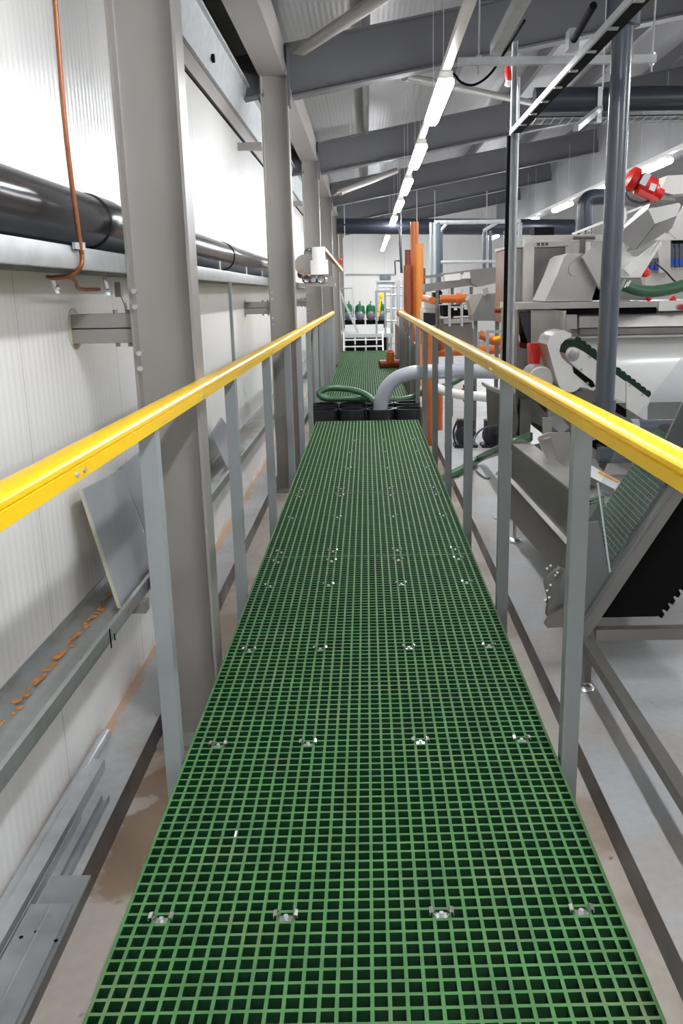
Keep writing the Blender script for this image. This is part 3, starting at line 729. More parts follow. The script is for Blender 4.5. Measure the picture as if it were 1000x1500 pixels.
obj('stringer', b, M_WHITE, t)
for z, y in ((.10, YP - .28), (.27, YP - .16)): obj('tread', MB().box((-.58, y - .06, z), (.42, y + .1, z + .03)), M_WHITE, t)
t = thing('stepladder', 'aluminium stepladder standing on the platform beside the left columns', 'ladder', (-.6, YP + .8, .43))
b = MB()
for y in (YP + .5, YP + .95): b.beam((-.22, y, .43), (-.74, y, 1.62), .03, .05)
obj('ladder_stile', b, M_ALU, t)
b = MB()
for y in (YP + .5, YP + .95): b.beam((-.62, y, .43), (-.72, y, 1.6), .03, .03)
obj('rear_leg', b, M_ALU, t)
for i in range(5):
    f = .15 + i * .18; x = -.22 - .52 * f; z = .43 + 1.19 * f
    obj('tread', MB().box((x - .04, YP + .5, z), (x + .04, YP + .95, z + .025)), M_ALU, t)
obj('hand_bar', MB().cyl((-.72, YP + .7, 1.62), (-.35, YP + .7, 1.63), .015, 8).cyl((-.36, YP + .7, .9), (-.36, YP + .7, 1.65), .014, 8), M_ALU, t)
for i, x in enumerate((511, 527, 543, 559)):
    p = at(x, 470, Y=28.5); zf = p.z
    t = thing('pump_unit', 'green topped pump with round grey vessel behind the platform, %s' % ['leftmost, half hidden by the ladder', 'second from left', 'third from left', 'rightmost, behind the rail posts'][i], 'pump', (p.x, 28.5, ZT), 'pump units')
    s_ = at(x, 463, Y=28.5)
    obj('vessel', MB().sphere(s_, .15), M_TANK, t)
    q = at(x, 456, Y=28.7)
    obj('cover', MB().lathe((q.x, 28.8, q.z - .1), (0, 0, 1), [(0, .165), (.12, .165), (.27, .14), (.33, .06), (.34, .02), (.42, .02)]), M_GREEN, t)
    obj('pedestal', MB().box((p.x - .15, 28.45, ZT), (p.x + .15, 28.95, s_.z - .12)), M_BLACK, t)
t = thing('header_tank', 'grey tank on a pipe frame at the right end of the platform', 'tank', at(565, 470, Y=27))
b = MB()
for x in (553, 577):
    for dy in (0, .6): b.cyl(at(x, 412, Y=26.5) + V((0, dy, 0)), at(x, 470, Y=26.5) + V((0, dy, 0)), .03, 10)
b.cyl(at(553, 415, Y=26.5), at(577, 415, Y=26.5), .03, 10).cyl(at(553, 420, Y=26.5), at(577, 420, Y=26.5), .03, 10).box(at(550, 411, Y=26.4), at(586, 413, Y=26.4) + V((0, .8, .0)))
obj('pipe_frame', b, M_GALV, t)
p = at(564, 411, Y=26.8); obj('tank_body', MB().lathe(p, (0, 0, 1), [(0, .16), (.03, .17), (.15, .17), (.18, .165)]), M_TANK, t)
t = thing('yellow_hoist', 'yellow stick tool standing among the pumps', 'tool', at(555, 460, Y=26))
obj('shaft', MB().cyl(at(554, 463, Y=26), at(557, 437, Y=26), .035, 10), M_YELLOW, t); obj('head', MB().sphere(at(558, 434, Y=26), .08, (.8, .8, 1.3)), M_YELLOW, t)
t = thing('pipe_stand', 'white pipe stand with valve bars at the right of the platform', 'pipe stand', at(585, 480, Y=20))
b = MB()
for x0, y0, y1, r in ((583, 415, 520, .04), (573, 420, 488, .025), (590, 410, 470, .02)): b.cyl(at(x0, y0, Y=20), at(x0, y1, Y=20), r, 12)
for y in (420, 432, 452, 470): b.cyl(at(566, y, Y=20), at(592, y, Y=20), .022, 10)
obj('stand_pipes', b, M_ALU, t)
o = obj('black_riser', MB().cyl(at(585, 335, Y=19.5), at(588, 400, Y=19.5), .03, 10).cyl(at(578, 382, Y=19.5), at(587, 382, Y=19.5), .015, 8).cyl(at(578, 382, Y=19.5), at(579, 402, Y=19.5), .015, 8), M_BLACKP, base=at(588, 400, Y=19.5)); tag(o, 'black drop pipe hanging from the dark duct left of the orange pipes', 'pipe')
o = obj('wall_conduit', MB().cyl(at(506, 402, Y=32.95), at(580, 402, Y=32.95), .03, 8), M_GALV, base=at(540, 402, Y=32.95)); tag(o, 'thin conduit running across the white end wall', 'conduit')
# dark duct across the hall
t = thing('dark_duct', 'long dark round duct crossing the hall below the far rafters', 'duct', at(660, 335, Y=20))
obj('duct_pipe', MB().cyl(at(493, 331, Y=20), at(840, 333, Y=20), .17, 24), M_DUCT, t)
for x in (505, 587, 610, 636, 711):
    q = at(x, 343, Y=20); obj('duct_hanger', MB().beam(q + V((0, -.18, -.06)), q + V((0, -.1, .9)), .015, .015, (1, 0, 0)), M_GALV, t)

# ------------------------------------------------------------------ overhead, right
YB = 5.75
t = thing('hanging_strut', 'pale slotted strut hanging level below the roof from two rods', 'strut', at(812, 90, Y=YB))
p, q = at(670, 91, Y=YB), at(960, 86, Y=YB); q.z = p.z
obj('strut_bar', MB().prof(p, q, [(-.02, -.022), (.02, -.022), (.02, .022), (.012, .022), (.012, -.014), (-.012, -.014), (-.012, .022), (-.02, .022)]), M_GALV, t)
for x in (701, 955):
    a = at(x, 84, Y=YB); a.z = p.z
    obj('hanger_rod', MB().cyl(a - V((0, 0, .07)), a + V((0, 0, 1.2)), .006, 8), M_GALV, t)
    obj('nut', MB().cyl(a + V((0, 0, .023)), a + V((0, 0, .035)), .02, 6).cyl(a - V((0, 0, .035)), a - V((0, 0, .023)), .014, 6), M_GALV, t)
# second trunk with black cable
X2 = at(727, 82, Y=5.9).x
zz = at(727, 82, Y=5.9).z
o = obj('lamp_trunking', MB().prof((X2, 3.6, zz + .02), (X2, 5.95, zz + .02), [(-.035, 0), (.035, 0), (.035, .06), (-.035, .06)]), M_GALV, base=(X2, 4, zz)); tag(o, 'grey trunking running to the photo top above the hanging strut', 'trunking')
pts = [at(664, 107, Y=6.1), at(676, 121, Y=6.1), at(695, 124, Y=6.1), at(718, 108, Y=6.0), at(742, 72, Y=6.0), at(768, 30, Y=5.6)]
o = obj('power_cable', MB().tube(smooth(pts, 8), .008, 8), M_BLACK, base=pts[0]); tag(o, 'black cable looping from the nearest lamp to the strut post', 'cable')
# strut post with conduits
pb = V((at(743, 400, Y=7).x, 7.0, ZF))
t = thing('conduit_post', 'tall slim grey strut post carrying black cables beside the cabinet', 'post', pb)
zt = at(750, 60, Y=7).z
obj('strut_upright', MB().prof((pb.x + .02, 7, ZF), (pb.x + .02, 7, zt), [(-.02, -.02), (.02, -.02), (.02, .02), (.013, .02), (.013, -.013), (-.013, -.013), (-.013, .02), (-.02, .02)], up=(0, -1, 0)), M_GALV, t)
obj('cable_conduit', MB().cyl((pb.x - .016, 6.975, ZF), (pb.x - .016, 6.975, at(745, 200, Y=7).z), .016, 12), M_BLACK, t)
obj('grey_conduit', MB().cyl((pb.x + .05, 6.975, ZF), (pb.x + .05, 6.975, zt - .25), .012, 12), M_GALV, t)
obj('foot_plate', MB().box((pb.x - .08, 6.92, ZF), (pb.x + .12, 7.08, ZF + .01)), M_GALV, t)
c = at(745, 112, Y=6.95)
obj('red_plug', MB().lathe(c - V((0, 0, .03)), (-.1, 0, 1), [(0, .022), (.05, .026), (.09, .018), (.13, .012)]), M_RED, t)
obj('plug_tip', MB().cyl(c - V((.012, 0, .065)), c - V((.0, 0, .03)), .02, 12), M_WHITE, t)
# inclined run of tray along the walkway
XT = 1.13
a, e = at(747, 196, Y=6.95), at(905, -30, X=1.16)
t = thing('cable_ladder', 'dark edged cable tray running towards the viewer from the slim post', 'cable tray', a)
e.z = a.z
XT = a.x
e = V((XT, 3.3, a.z))
b = MB().prof((XT, 3.3, a.z), (XT, 6.98, a.z), [(0, -.005), (.012, -.005), (.012, .03), (0, .03)])
obj('side_rail', b, M_GALV, t)
obj('tray_bed', MB().box((XT + .013, 3.3, a.z - .004), (XT + .072, 6.9, a.z + .003)), M_BLACK, t)
obj('side_rail', MB().prof((XT + .073, 3.3, a.z), (XT + .073, 6.9, a.z), [(0, 0), (.006, 0), (.006, .03), (0, .03)]), M_BLACK, t)
for i in range(9):
    y = 3.5 + i * .38
    obj('tray_clip', MB().box((XT + .006, y, a.z - .012), (XT + .05, y + .03, a.z - .0045)), M_GALV, t)
for i, (dx, m) in enumerate(((.024, M_BLACK), (.043, M_DKGREY), (.062, M_RED))):
    obj('cable', MB().tube([(XT + dx, 3.3, a.z + .036), (XT + dx + .002, 4.5, a.z + .03), (XT + dx, 5.6, a.z + .036), (XT + dx, 6.85, a.z + .034)], .009, 8), m, t)
# short extra tray above
p = at(838, 58, Y=5.6); o = obj('conduit_box', MB().box(p - V((.03, .05, .06)), p + V((.03, .05, .05))), M_GALV, base=p); tag(o, 'small grey junction box above the hanging strut', 'box')
o = obj('short_conduit', MB().cyl(at(838, 62, Y=5.6), at(869, 8, Y=5.0), .02, 10), M_BLACK, base=p); tag(o, 'short black conduit rising from the small grey box', 'conduit')
# big round grey drop pipe and its pipework
YD = 5.0
pt, pm, pbm = at(907, 40, Y=YD), at(896, 300, Y=YD), at(884, 592, Y=YD)
xd = pm.x + .012
t = thing('drop_pipe', 'dark grey plastic drop pipe standing upright beyond the right handrail', 'pipe', (xd, YD, .75))
zb = pbm.z
obj('drop_run', MB().cyl((xd, YD, zb), (xd, YD, pt.z + .1), .055, 28), M_DKGREY, t)
obj('top_socket', MB().lathe((xd, YD, pt.z - .0), (0, 0, 1), [(0, .06), (.004, .087), (.17, .088), (.18, .07), (.24, .066)]), M_DKGREY, t)
obj('top_elbow', MB().tube(smooth([(xd, YD, pt.z + .2), (xd, YD, pt.z + .32), (xd + .05, YD - .02, pt.z + .42), (xd + .2, YD - .05, pt.z + .46), (xd + .6, YD - .1, pt.z + .46)], 8), .07, 24), M_DKGREY, t)
obj('bottom_elbow', MB().tube(smooth([(xd, YD, zb + .01), (xd, YD, zb - .06), (xd + .02, YD, zb - .11), (xd + .08, YD, zb - .14), (xd + .13, YD, zb - .145)], 6), .064, 24), M_DKGREY, t)
obj('side_run', MB().cyl((xd + .1, YD, zb - .145), (xd + 1.5, YD, zb - .145), .05, 24), M_DKGREY, t)
obj('collar', MB().cyl((xd, YD, zb - .03), (xd, YD, zb + .02), .066, 28), M_DKGREY, t)
obj('clamp_band', MB().cyl((xd + .16, YD, zb - .145), (xd + .20, YD, zb - .145), .054, 24), M_GALV, t)
o = obj('lower_pipe', MB().cyl((xd + .02, YD + .15, zb - .33), (xd + 1.6, YD + .15, zb - .33), .05, 24), M_DKGREY, base=(xd, YD, zb - .3)); tag(o, 'grey plastic pipe running level below the drop pipe elbow', 'pipe')
# black duct and wire tray crossing
YQ = 8.0
t = thing('black_duct', 'thick black pipe crossing high behind the grey drop pipe', 'duct', at(900, 146, Y=YQ))
obj('duct_pipe', MB().cyl(at(782, 147, Y=YQ), at(782, 147, Y=YQ) + V((5.5, 0, 0)), .10, 28), M_DUCT, t)
q = at(878, 150, Y=YQ - .12)
obj('hanger_strap', MB().box(q + V((-.015, -.01, -.16)), q + V((.02, .01, .12))), M_GALV, t)
obj('hanger_rod', MB().cyl(q + V((.02, 0, .1)), q + V((.02, 0, 1.1)), .006, 8), M_GALV, t)
o = obj('support_strut', MB().prof(at(879, 158, Y=7.9), at(843, 188, Y=6.6), [(-.02, -.02), (.02, -.02), (.02, .02), (-.02, .02)]), M_GALV, base=at(879, 158, Y=7.9)); tag(o, 'short pale strut under the black duct pointing at the viewer', 'strut')
t = thing('wire_tray', 'wire mesh cable tray slung below the thick black pipe', 'cable tray', at(900, 172, Y=YQ))
b = MB(); p = at(780, 178, Y=YQ)
for k in range(6): b.cyl(p + V((0, -.14 + k * .055, 0)), p + V((5.5, -.14 + k * .055, 0)), .003, 6)
for k in range(70): b.cyl(p + V((k * .078, -.15, 0)), p + V((k * .078 + .02, .15, 0)), .004, 6)
obj('wire_mesh', b, M_GALV, t)
obj('cable_bundle', MB().cyl(p + V((0, .02, .02)), p + V((5.4, .02, .02)), .018, 10).cyl(p + V((0, -.05, .016)), p + V((5.4, -.05, .016)), .013, 10), M_BLACK, t)
o = obj('vent_stack', MB().tube(smooth([at(856, 345, Y=13), at(856, 310, Y=13), at(858, 296, Y=13), at(868, 289, Y=13), at(900, 288, Y=13)], 8), .11, 24), M_DUCT, base=at(856, 340, Y=13)); tag(o, 'glossy dark elbowed stack beyond the stainless frame', 'pipe')

# ------------------------------------------------------------------ control cabinet
YC = 8.0
xa = at(746, 360, Y=YC).x; z1 = at(746, 363, Y=YC).z; z0 = at(745, 475, Y=YC).z
t = thing('control_cabinet', 'stainless control cabinet with a copper reflection painted on it, behind the slim post', 'cabinet', (xa, YC, z0))
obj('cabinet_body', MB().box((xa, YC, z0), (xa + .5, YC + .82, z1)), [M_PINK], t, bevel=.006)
obj('front_panel', MB().box((xa + .01, YC - .012, z0 + .01), (xa + .49, YC - .0005, z1 - .01)), M_STAIN_D, t)
obj('hood', MB().slab([(xa - .01, YC - .02, z1 + .001), (xa - .01, YC + .84, z1 + .001), (xa - .01, YC + .84, z1 + .03), (xa - .01, YC - .02, z1 + .012)], (.53, 0, 0)), M_STAIN, t)
p = at(733, 454, X=xa)
obj('cable_gland', MB().cyl(p, p - V((.06, 0, 0)), .03, 12), M_COPPER, t)
for dx in (.02, .4): obj('support_leg', MB().box((xa + dx, YC + .05, ZF), (xa + dx + .07, YC + .12, z0 - .001)), M_STAIN_D, t)

# ------------------------------------------------------------------ drum washer
YM = 7.0
def pm_(px, py, Y=YM): return at(px, py, Y=Y)
base = V((pm_(900, 600).x, YM + .4, ZF))
t = thing('drum_washer', 'big stainless drum machine with upper deck and barrel painted with a white reflection', 'machine', base)
DRUM = t
c0 = pm_(828, 548, YM + .42)
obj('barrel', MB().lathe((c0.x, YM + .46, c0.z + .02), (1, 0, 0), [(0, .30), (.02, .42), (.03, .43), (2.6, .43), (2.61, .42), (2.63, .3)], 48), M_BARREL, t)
b = MB()
p, q = pm_(848, 486), pm_(1010, 480)
b.box((p.x, YM - .03, p.z - .022), (p.x + 2.2, YM + .02, p.z + .022))
obj('trim_rail', b, M_STAIN_D, t)
obj('trim_rail', MB().box((p.x - .02, YM - .04, p.z - .05), (p.x + 2.2, YM - .02, p.z - .034)), M_STAIN, t)
# curved upper hood between deck and rail
b = MB(); zt_ = pm_(850, 456).z; zb_ = pm_(850, 480).z
b.loft([(p.x, YM + .0, zb_), (p.x, YM + .03, zt_ - .02), (p.x, YM + .5, zt_), (p.x, YM + .5, zb_)], [(p.x + 2.2, YM + .0, zb_), (p.x + 2.2, YM + .03, zt_ - .02), (p.x + 2.2, YM + .5, zt_), (p.x + 2.2, YM + .5, zb_)])
obj('upper_hood', b, M_STAIN, t)
d0 = pm_(757, 444); d1 = pm_(757, 453)
obj('deck', MB().box((d0.x, YM - .06, d1.z), (d0.x + 2.8, YM + .9, d0.z)), M_STAIN, t)
obj('dark_gap', MB().box((pm_(822, 455).x, YM - .02, d1.z - .05), (pm_(960, 455).x, YM + .4, d1.z - .001)), M_BLACK, t)
obj('deck_end', MB().box((pm_(960, 450).x, YM - .07, d1.z - .03), (pm_(1000, 450).x + .1, YM - .058, d0.z)), M_BRIGHT, t)
# left end panels
obj('end_panel', MB().plate([(777, 454), (818, 454), (840, 468), (822, 490), (806, 500), (800, 560), (777, 556)], YM + .02, .5), M_STAIN, t)
obj('side_panel', MB().slab([(d0.x + .005, YM, d1.z), (d0.x + .005, YM + .85, d1.z), (d0.x + .005, YM + .85, -.05), (d0.x + .005, YM, -.05)], (.015, 0, 0)), M_STAIN_D, t)
obj('front_cover', MB().plate([(757, 508), (777, 512), (778, 570), (757, 566)], YM - .02, .02), M_STAIN_D, t)
obj('dark_opening', MB().plate([(759, 458), (776, 458), (776, 500), (773, 504), (768, 488)], YM - .015, .3), M_DUCT, t)
obj('rail_end_block', MB().plate([(829, 461), (845, 461), (845, 482), (829, 482)], YM - .12, .08), M_STAIN, t)
obj('feed_spout', MB().plate([(825, 455), (829, 455), (828, 485), (824, 485)], YM - .14, .3), M_BRIGHT, t)
for x in (762, 1100):
    xx = pm_(x, 600).x
    obj('leg', MB().box((xx, YM + .02, ZF), (xx + .09, YM + .11, .62)), M_STAIN_D, t)
    obj('leg', MB().box((xx, YM + .75, ZF), (xx + .09, YM + .84, .62)), M_STAIN_D, t)
obj('lower_tank', MB().plate([(800, 580), (1100, 580), (1060, 640), (850, 660), (800, 640)], YM + .1, .7), M_STAIN_D, t)
# portal frame standing on the machine
YF = 7.905
t = thing('stainless_gantry', 'square stainless gantry frame over the drum machine deck', 'frame', at(778, 440, Y=YF))
a = at(768, 345, Y=YF); b_ = at(777, 355, Y=YF); w = at(783, 345, Y=YF).x - a.x
obj('upright', MB().box((a.x, YF, ZF), (a.x + w, YF + .07, a.z)), M_STAIN, t)
obj('cross_beam', MB().box((a.x + w, YF, b_.z), (a.x + 1.7, YF + .07, a.z)), M_STAIN, t)
obj('mitre_plate', MB().plate([(765, 345), (776, 344), (783, 354), (770, 358)], YF - .02, .018), M_STAIN, t)
obj('upright', MB().box((a.x + 1.7, YF, d0.z), (a.x + 1.7 + w, YF + .07, a.z)), M_STAIN, t)
# dome casing and hopper on deck
YX = 7.12
zd = d0.z + .001
t = thing('peeler_casing', 'pale grey tapered casing with a round boss standing on the deck', 'casing', V((at(840, 440, Y=YX).x, YX, zd)))
pl_ = [at(x, y, Y=YX) for x, y in ((798, 441), (816, 402), (826, 376), (833, 371), (858, 371), (864, 376), (876, 410), (866, 441))]
for q in pl_: q.z = max(q.z, zd)
obj('casing_shell', MB().slab(pl_, (0, .55, 0)), M_STAIN, t)
q = at(843, 394, Y=YX); obj('boss_plate', MB().cyl(q + V((0, -.012, 0)), q - V((0, .0005, 0)), .058, 24), M_STAIN, t)
q = at(852, 371, Y=YX + .2); obj('bracket', MB().beam(q, q + V((.0, 0, .12)), .05, .02, (0, 1, 0)).cyl(q + V((-.08, 0, .12)), q + V((.1, 0, .12)), .014, 8), M_STAIN_D, t)
o = obj('dark_motor', MB().cyl(at(874, 425, Y=7.35), at(874, 425, Y=7.35) + V((.0, .3, 0)), .08, 20).box(at(868, 440, Y=7.35), at(880, 430, Y=7.35) + V((0, .3, 0))), M_BLACK, base=at(874, 440, Y=7.35)); tag(o, 'small black motor between casing and hopper', 'motor')
YX = 6.95
t = thing('feed_hopper', 'stainless feed hopper with a square sticker, right of the grey drop pipe', 'hopper', V((at(905, 441, Y=YX).x, YX, zd)))
P_ = lambda L, Y: [at(x, y, Y=Y) for x, y in L]
obj('left_flare', MB().slab(P_([(853, 377), (880, 354), (908, 350), (908, 408), (879, 424)], YX + .05), (0, .06, 0)), M_STAIN, t)
obj('front_plate', MB().slab(P_([(906, 378), (952, 374), (967, 352), (970, 356), (938, 406), (906, 406)], YX), (0, .02, 0)), M_MATWHITE, t)
obj('back_plate', MB().slab(P_([(904, 352), (912, 360), (930, 380), (966, 352), (940, 404), (904, 404)], YX + .45), (0, .02, 0)), M_MATWHITE, t)
q = P_([(900, 407), (938, 407), (946, 440), (894, 440)], YX + .01)
for v_ in q: v_.z = max(v_.z, zd)
obj('throat', MB().slab(q, (0, .45, 0)), M_STAIN_D, t)
q = P_([(913, 394), (925, 382), (934, 392), (922, 403)], YX - .03); obj('cover_plate', MB().slab(q, (0, .028, 0)), M_WHITE, t)
YX = 6.75
t = thing('discharge_chute', 'folded stainless chute tipping down towards the hopper', 'chute', at(930, 340, Y=YX))
obj('front_face', MB().slab(P_([(949, 306), (994, 297), (997, 300), (992, 315), (959, 328)], YX), (0, .02, 0)), M_MATWHITE, t)
b = MB().loft(P_([(949, 306), (914, 335), (909, 350), (912, 355), (930, 366), (959, 328)], YX), P_([(958, 300), (921, 331), (916, 347), (918, 352), (934, 360), (966, 322)], YX + .35))
obj('trough', b, M_STAIN_D, t)
obj('side_flange', MB().slab(P_([(942, 302), (952, 298), (949, 306), (914, 335), (913, 330)], YX - .02), (0, .018, 0)), M_BRIGHT, t)
obj('under_plate', MB().slab(P_([(960, 328.5), (991, 316), (984, 334), (957, 352), (931, 366)], YX + .06), (0, .25, 0)), M_STAIN_D, t)
YX = 7.0
t = thing('upper_chute', 'pale folded sheet chute at the photo edge above the discharge chute', 'chute', at(985, 265, Y=YX))
obj('chute_face', MB().slab(P_([(977, 257), (1040, 254), (1030, 280), (985, 285), (967, 280)], YX), (0, .3, 0)), M_MATWHITE, t)
obj('chute_throat', MB().slab(P_([(968, 281), (984, 286), (990, 294), (965, 292), (960, 288)], YX + .03), (0, .25, 0)), M_STAIN_D, t)
obj('side_guard', MB().slab(P_([(1000, 300), (1030, 296), (1030, 345), (990, 350), (980, 340)], YX + .1), (0, .02, 0)), M_STAIN, t)
YX = 6.85
t = thing('vibrator_motor', 'bright red vibrator motor with a white label, up beside the chutes', 'motor', at(942, 275, Y=YX))
ax = (at(957, 279, Y=YX) - at(925, 262, Y=YX)).normalized()
c = at(942, 271, Y=YX)
obj('motor_body', MB().lathe(c - ax * .05, ax, [(0, .05), (.01, .082), (.13, .082), (.14, .06), (.16, .055)], 24), M_RED, t)
obj('end_cover', MB().lathe(c - ax * .14, ax, [(0, .05), (.02, .085), (.07, .09), (.09, .06)], 24), M_RED, t)
obj('mounting_foot', MB().obox(c + V((.02, 0, -.08)), Matrix.Rotation(.45, 3, 'Y'), (.16, .15, .03)), M_RED, t)
obj('terminal_box', MB().obox(c + V((-.02, -.08, .03)), Matrix.Rotation(.5, 3, 'Y'), (.05, .05, .09)), M_GALV, t)
obj('label_plate', MB().obox(c + V((.045, -.083, -.025)), Matrix.Rotation(.35, 3, 'Y'), (.045, .006, .05)), M_WHITE, t)
obj('shaft_cap', MB().lathe(c + ax * .10, ax, [(0, .04), (.06, .04), (.07, .02)], 16), M_RED, t)
pts = [at(922, 273, Y=YX), at(917, 283, Y=YX), at(924, 293, Y=YX), at(940, 297, Y=YX), at(955, 292, Y=YX)]
obj('motor_cable', MB().tube(smooth(pts, 6), .009, 8), M_DKGREY, t)
# frame behind (upper gantry lines)
t = thing('upper_gantry', 'white topped pipe frame behind the chutes', 'frame', at(880, 330, Y=9))
obj('sloping_bar', MB().beam(at(838, 343, Y=9), at(940, 303, Y=9), .03, .022), M_WHITE, t)
obj('lower_bar', MB().beam(at(838, 350, Y=9), at(940, 311, Y=9), .02, .015), M_STAIN_D, t)
for x, y in ((853, 338), (862, 335), (912, 318)): obj('bar_post', MB().cyl(at(x, y, Y=9.02), V((at(x, 400, Y=9.02).x, 9.02, ZF)), .022, 10), M_STAIN, t)
obj('bent_plate', MB().plate([(908, 305), (916, 304), (918, 318), (912, 336), (908, 330)], 8.95, .03), M_MATWHITE, t)
# green hose
pts = [at(914, 418, Y=6.4), at(930, 424, Y=6.4), at(950, 427, Y=6.4), at(972, 425, Y=6.4), at(1000, 418, Y=6.4), at(1040, 404, Y=6.4)]
t = thing('spiral_hose', 'fat dark green hose end lying over the drum deck', 'hose', pts[2])
obj('hose_wall', MB().tube(smooth(pts, 14), .041, 24, rib=.03), M_GREENH, t)
b = MB(); ddir = (pts[0] - pts[1]).normalized(); b.cyl(pts[0] + ddir * .012, pts[0] - ddir * .02, .043, 24); obj('cut_end', b, M_GREENH, t)
obj('white_mark', MB().obox(pts[0] + V((.02, -.042, .012)), Matrix.Rotation(.5, 3, 'Y'), (.012, .004, .045)).obox(pts[0] + V((.002, -.043, .005)), Matrix.Rotation(.5, 3, 'Y'), (.01, .004, .045)), M_WHITE, t)
pts = [at(960, 385, Y=6.6), at(975, 398, Y=6.6), at(988, 412, Y=6.55), at(1000, 417, Y=6.5)]
o = obj('air_hose', MB().tube(smooth(pts, 6), .007, 8), M_DUCT, base=pts[0]); tag(o, 'thin blue grey air line above the green hose end', 'hose')
# manifold
YX = 9.0
t = thing('valve_manifold', 'rows of dark valve cylinders with blue collars at the photo edge', 'manifold', at(975, 420, Y=YX))
for (xs, y0, y1) in (([947, 954, 961], 378, 396), ([983, 990, 997, 1004, 1011], 357, 392)):
    for x in xs:
        a, e = at(x, y0, Y=YX), at(x, y1, Y=YX); d = (e - a)
        v = obj('valve', MB().cyl(a, e, .022, 12), M_DKGREY, t)
        obj('blue_collar', MB().cyl(a + d * .62, a + d * .9, .026, 12), M_BLUE, v)
obj('support_panel', MB().plate([(965, 352), (982, 345), (982, 400), (965, 400)], YX - .05, .04), M_STAIN, t)
obj('valve_rack', MB().plate([(945, 394), (1020, 394), (1020, 418), (945, 418)], YX + .05, .3), M_STAIN, t)
for x in (948, 1016):
    q = at(x, 417, Y=YX + .1); obj('rack_leg', MB().box((q.x - .03, q.y, ZF), (q.x + .03, q.y + .06, q.z - .003)), M_STAIN_D, t)
obj('dark_bank', MB().plate([(984, 348), (1020, 346), (1020, 362), (984, 362)], YX + .06, .2), M_BLACK, t)
for (x, y, Y, m) in ((944, 399, 7.4, .04), (949, 436, 6.98, .025), (984, 438, 6.98, .025), (1000, 450, 6.9, .025)):
    p = at(x, y, Y=Y)
    obj('red_knob', MB().lathe(p, (0, -1, 0), [(0, m), (.03, m), (.04, m * .6), (.05, m * .5)], 16), M_RED, DRUM)
# far dark machine pieces between cabinet and casing
t = thing('distant_lift', 'dark slender lift mast with a motor, far behind the gantry', 'mast', at(796, 440, Y=11))
b = MB()
for x in (788, 794, 800): b.beam(at(x, 342, Y=11), at(x, 440, Y=11), .035, .05, (0, 1, 0))
obj('mast', b, M_DUCT, t); obj('head_motor', MB().box(at(782, 346, Y=10.9), at(804, 335, Y=11.2)), M_BLACK, t); obj('carriage', MB().box(at(785, 415, Y=10.9), at(803, 396, Y=11.2)), M_PUMP, t)

# ------------------------------------------------------------------ small inclined belt with white end cover
YE = 6.15; DE = .34
t = thing('incline_conveyor', 'small inclined conveyor with white end cover and dark green cleated belt', 'conveyor', at(870, 600, Y=YE))
cov = [(801, 505), (805, 494), (814, 487), (826, 484), (837, 489), (836, 494), (827, 498), (821, 505), (819, 514), (822, 523), (830, 531), (868, 562), (862, 567), (851, 566), (843, 573), (836, 575), (826, 572), (819, 567), (814, 552)]
obj('end_cover', MB().plate(cov, YE, DE), M_STAIN, t)
obj('cover_face', MB().plate(cov, YE - .005, .004), M_MATWHITE, t)
edge = [(801, 505), (805, 494), (814, 487), (826, 484), (837, 489)]
boom = [(830, 516), (836, 510), (845, 510), (856, 516), (916, 559), (916, 590), (902, 584), (852, 546), (834, 530), (829, 523)]
obj('boom_plate', MB().plate(boom, YE - .012, .012), M_MATWHITE, t)
obj('boom_extension', MB().plate([(917, 558), (953, 585), (948, 596), (948, 618), (917, 598)], YE - .016, .012), M_MATWHITE, t)
q = at(838, 519, Y=YE - .02)
obj('roller_bearing', MB().lathe(q, (0, -1, 0), [(0, .05), (.006, .05), (.01, .03), (.02, .025), (.022, .012)], 20), M_STAIN, t)
for x, y in ((863, 523), (851, 541), (897, 562), (922, 564), (940, 578), (860, 561), (897, 580)):
    q = at(x, y, Y=YE - .012); obj('bolt', MB().cyl(q, q - V((0, .01, 0)), .009, 6), M_STAIN, t)
# belt: cleated band running round the head roller and up the boom
b = MB(); cpt = [(821, 516), (821, 508), (826, 501), (834, 497), (843, 498), (852, 504)]
cpt += [(852 + (948 - 852) * k / 14, 504 + (577 - 504) * k / 14) for k in range(1, 15)]
top = [at(x, y, Y=YE + .02) for x, y in cpt]; inner = []
cent = at(838, 519, Y=YE + .02)
for i, p in enumerate(top):
    if i < 6: inner.append(p + (cent - p) * .45)
    else: inner.append(p + V((-.02, 0, -.045)))
n = len(top); A = [b.b.verts.new(p) for p in top + inner[::-1]]; B = [b.b.verts.new(p + V((0, DE - .05, 0))) for p in top + inner[::-1]]; m = len(A)
for i in range(m): b._f([A[i], A[(i + 1) % m], B[(i + 1) % m], B[i]])
for i in range(n - 1):
    b._f([A[i], A[i + 1], A[m - 2 - i], A[m - 1 - i]]); b._f([B[i], B[i + 1], B[m - 2 - i], B[m - 1 - i]])
obj('belt', b, M_BELTD, t)
b = MB()
for i in range(15):
    f = i / 14; x = 846 + (948 - 846) * f; y = 499 + (577 - 499) * f
    q = at(x, y, Y=YE + .03); b.cyl(q, q + V((0, DE - .08, 0)), .027, 12)
obj('cleats', b, M_BELTD, t)
obj('return_slot', MB().plate([(838, 536), (868, 558), (872, 566), (866, 568), (840, 546)], YE - .008, .01).plate([(880, 575), (917, 600), (917, 612), (880, 590)], YE + .05, .2), M_BLACK, t)
obj('under_tray', MB().plate([(836, 577), (850, 571), (872, 574), (900, 598), (900, 640), (870, 640)], YE + .05, .25), M_STAIN_D, t)
t = thing('gear_motor', 'red gear motor hanging beside the white conveyor cover', 'motor', at(785, 520, Y=6.5))
obj('motor_body', MB().plate([(778, 505), (793, 503), (793, 516), (790, 534), (779, 536)], 6.5, .2), M_RED, t, bevel=.008)
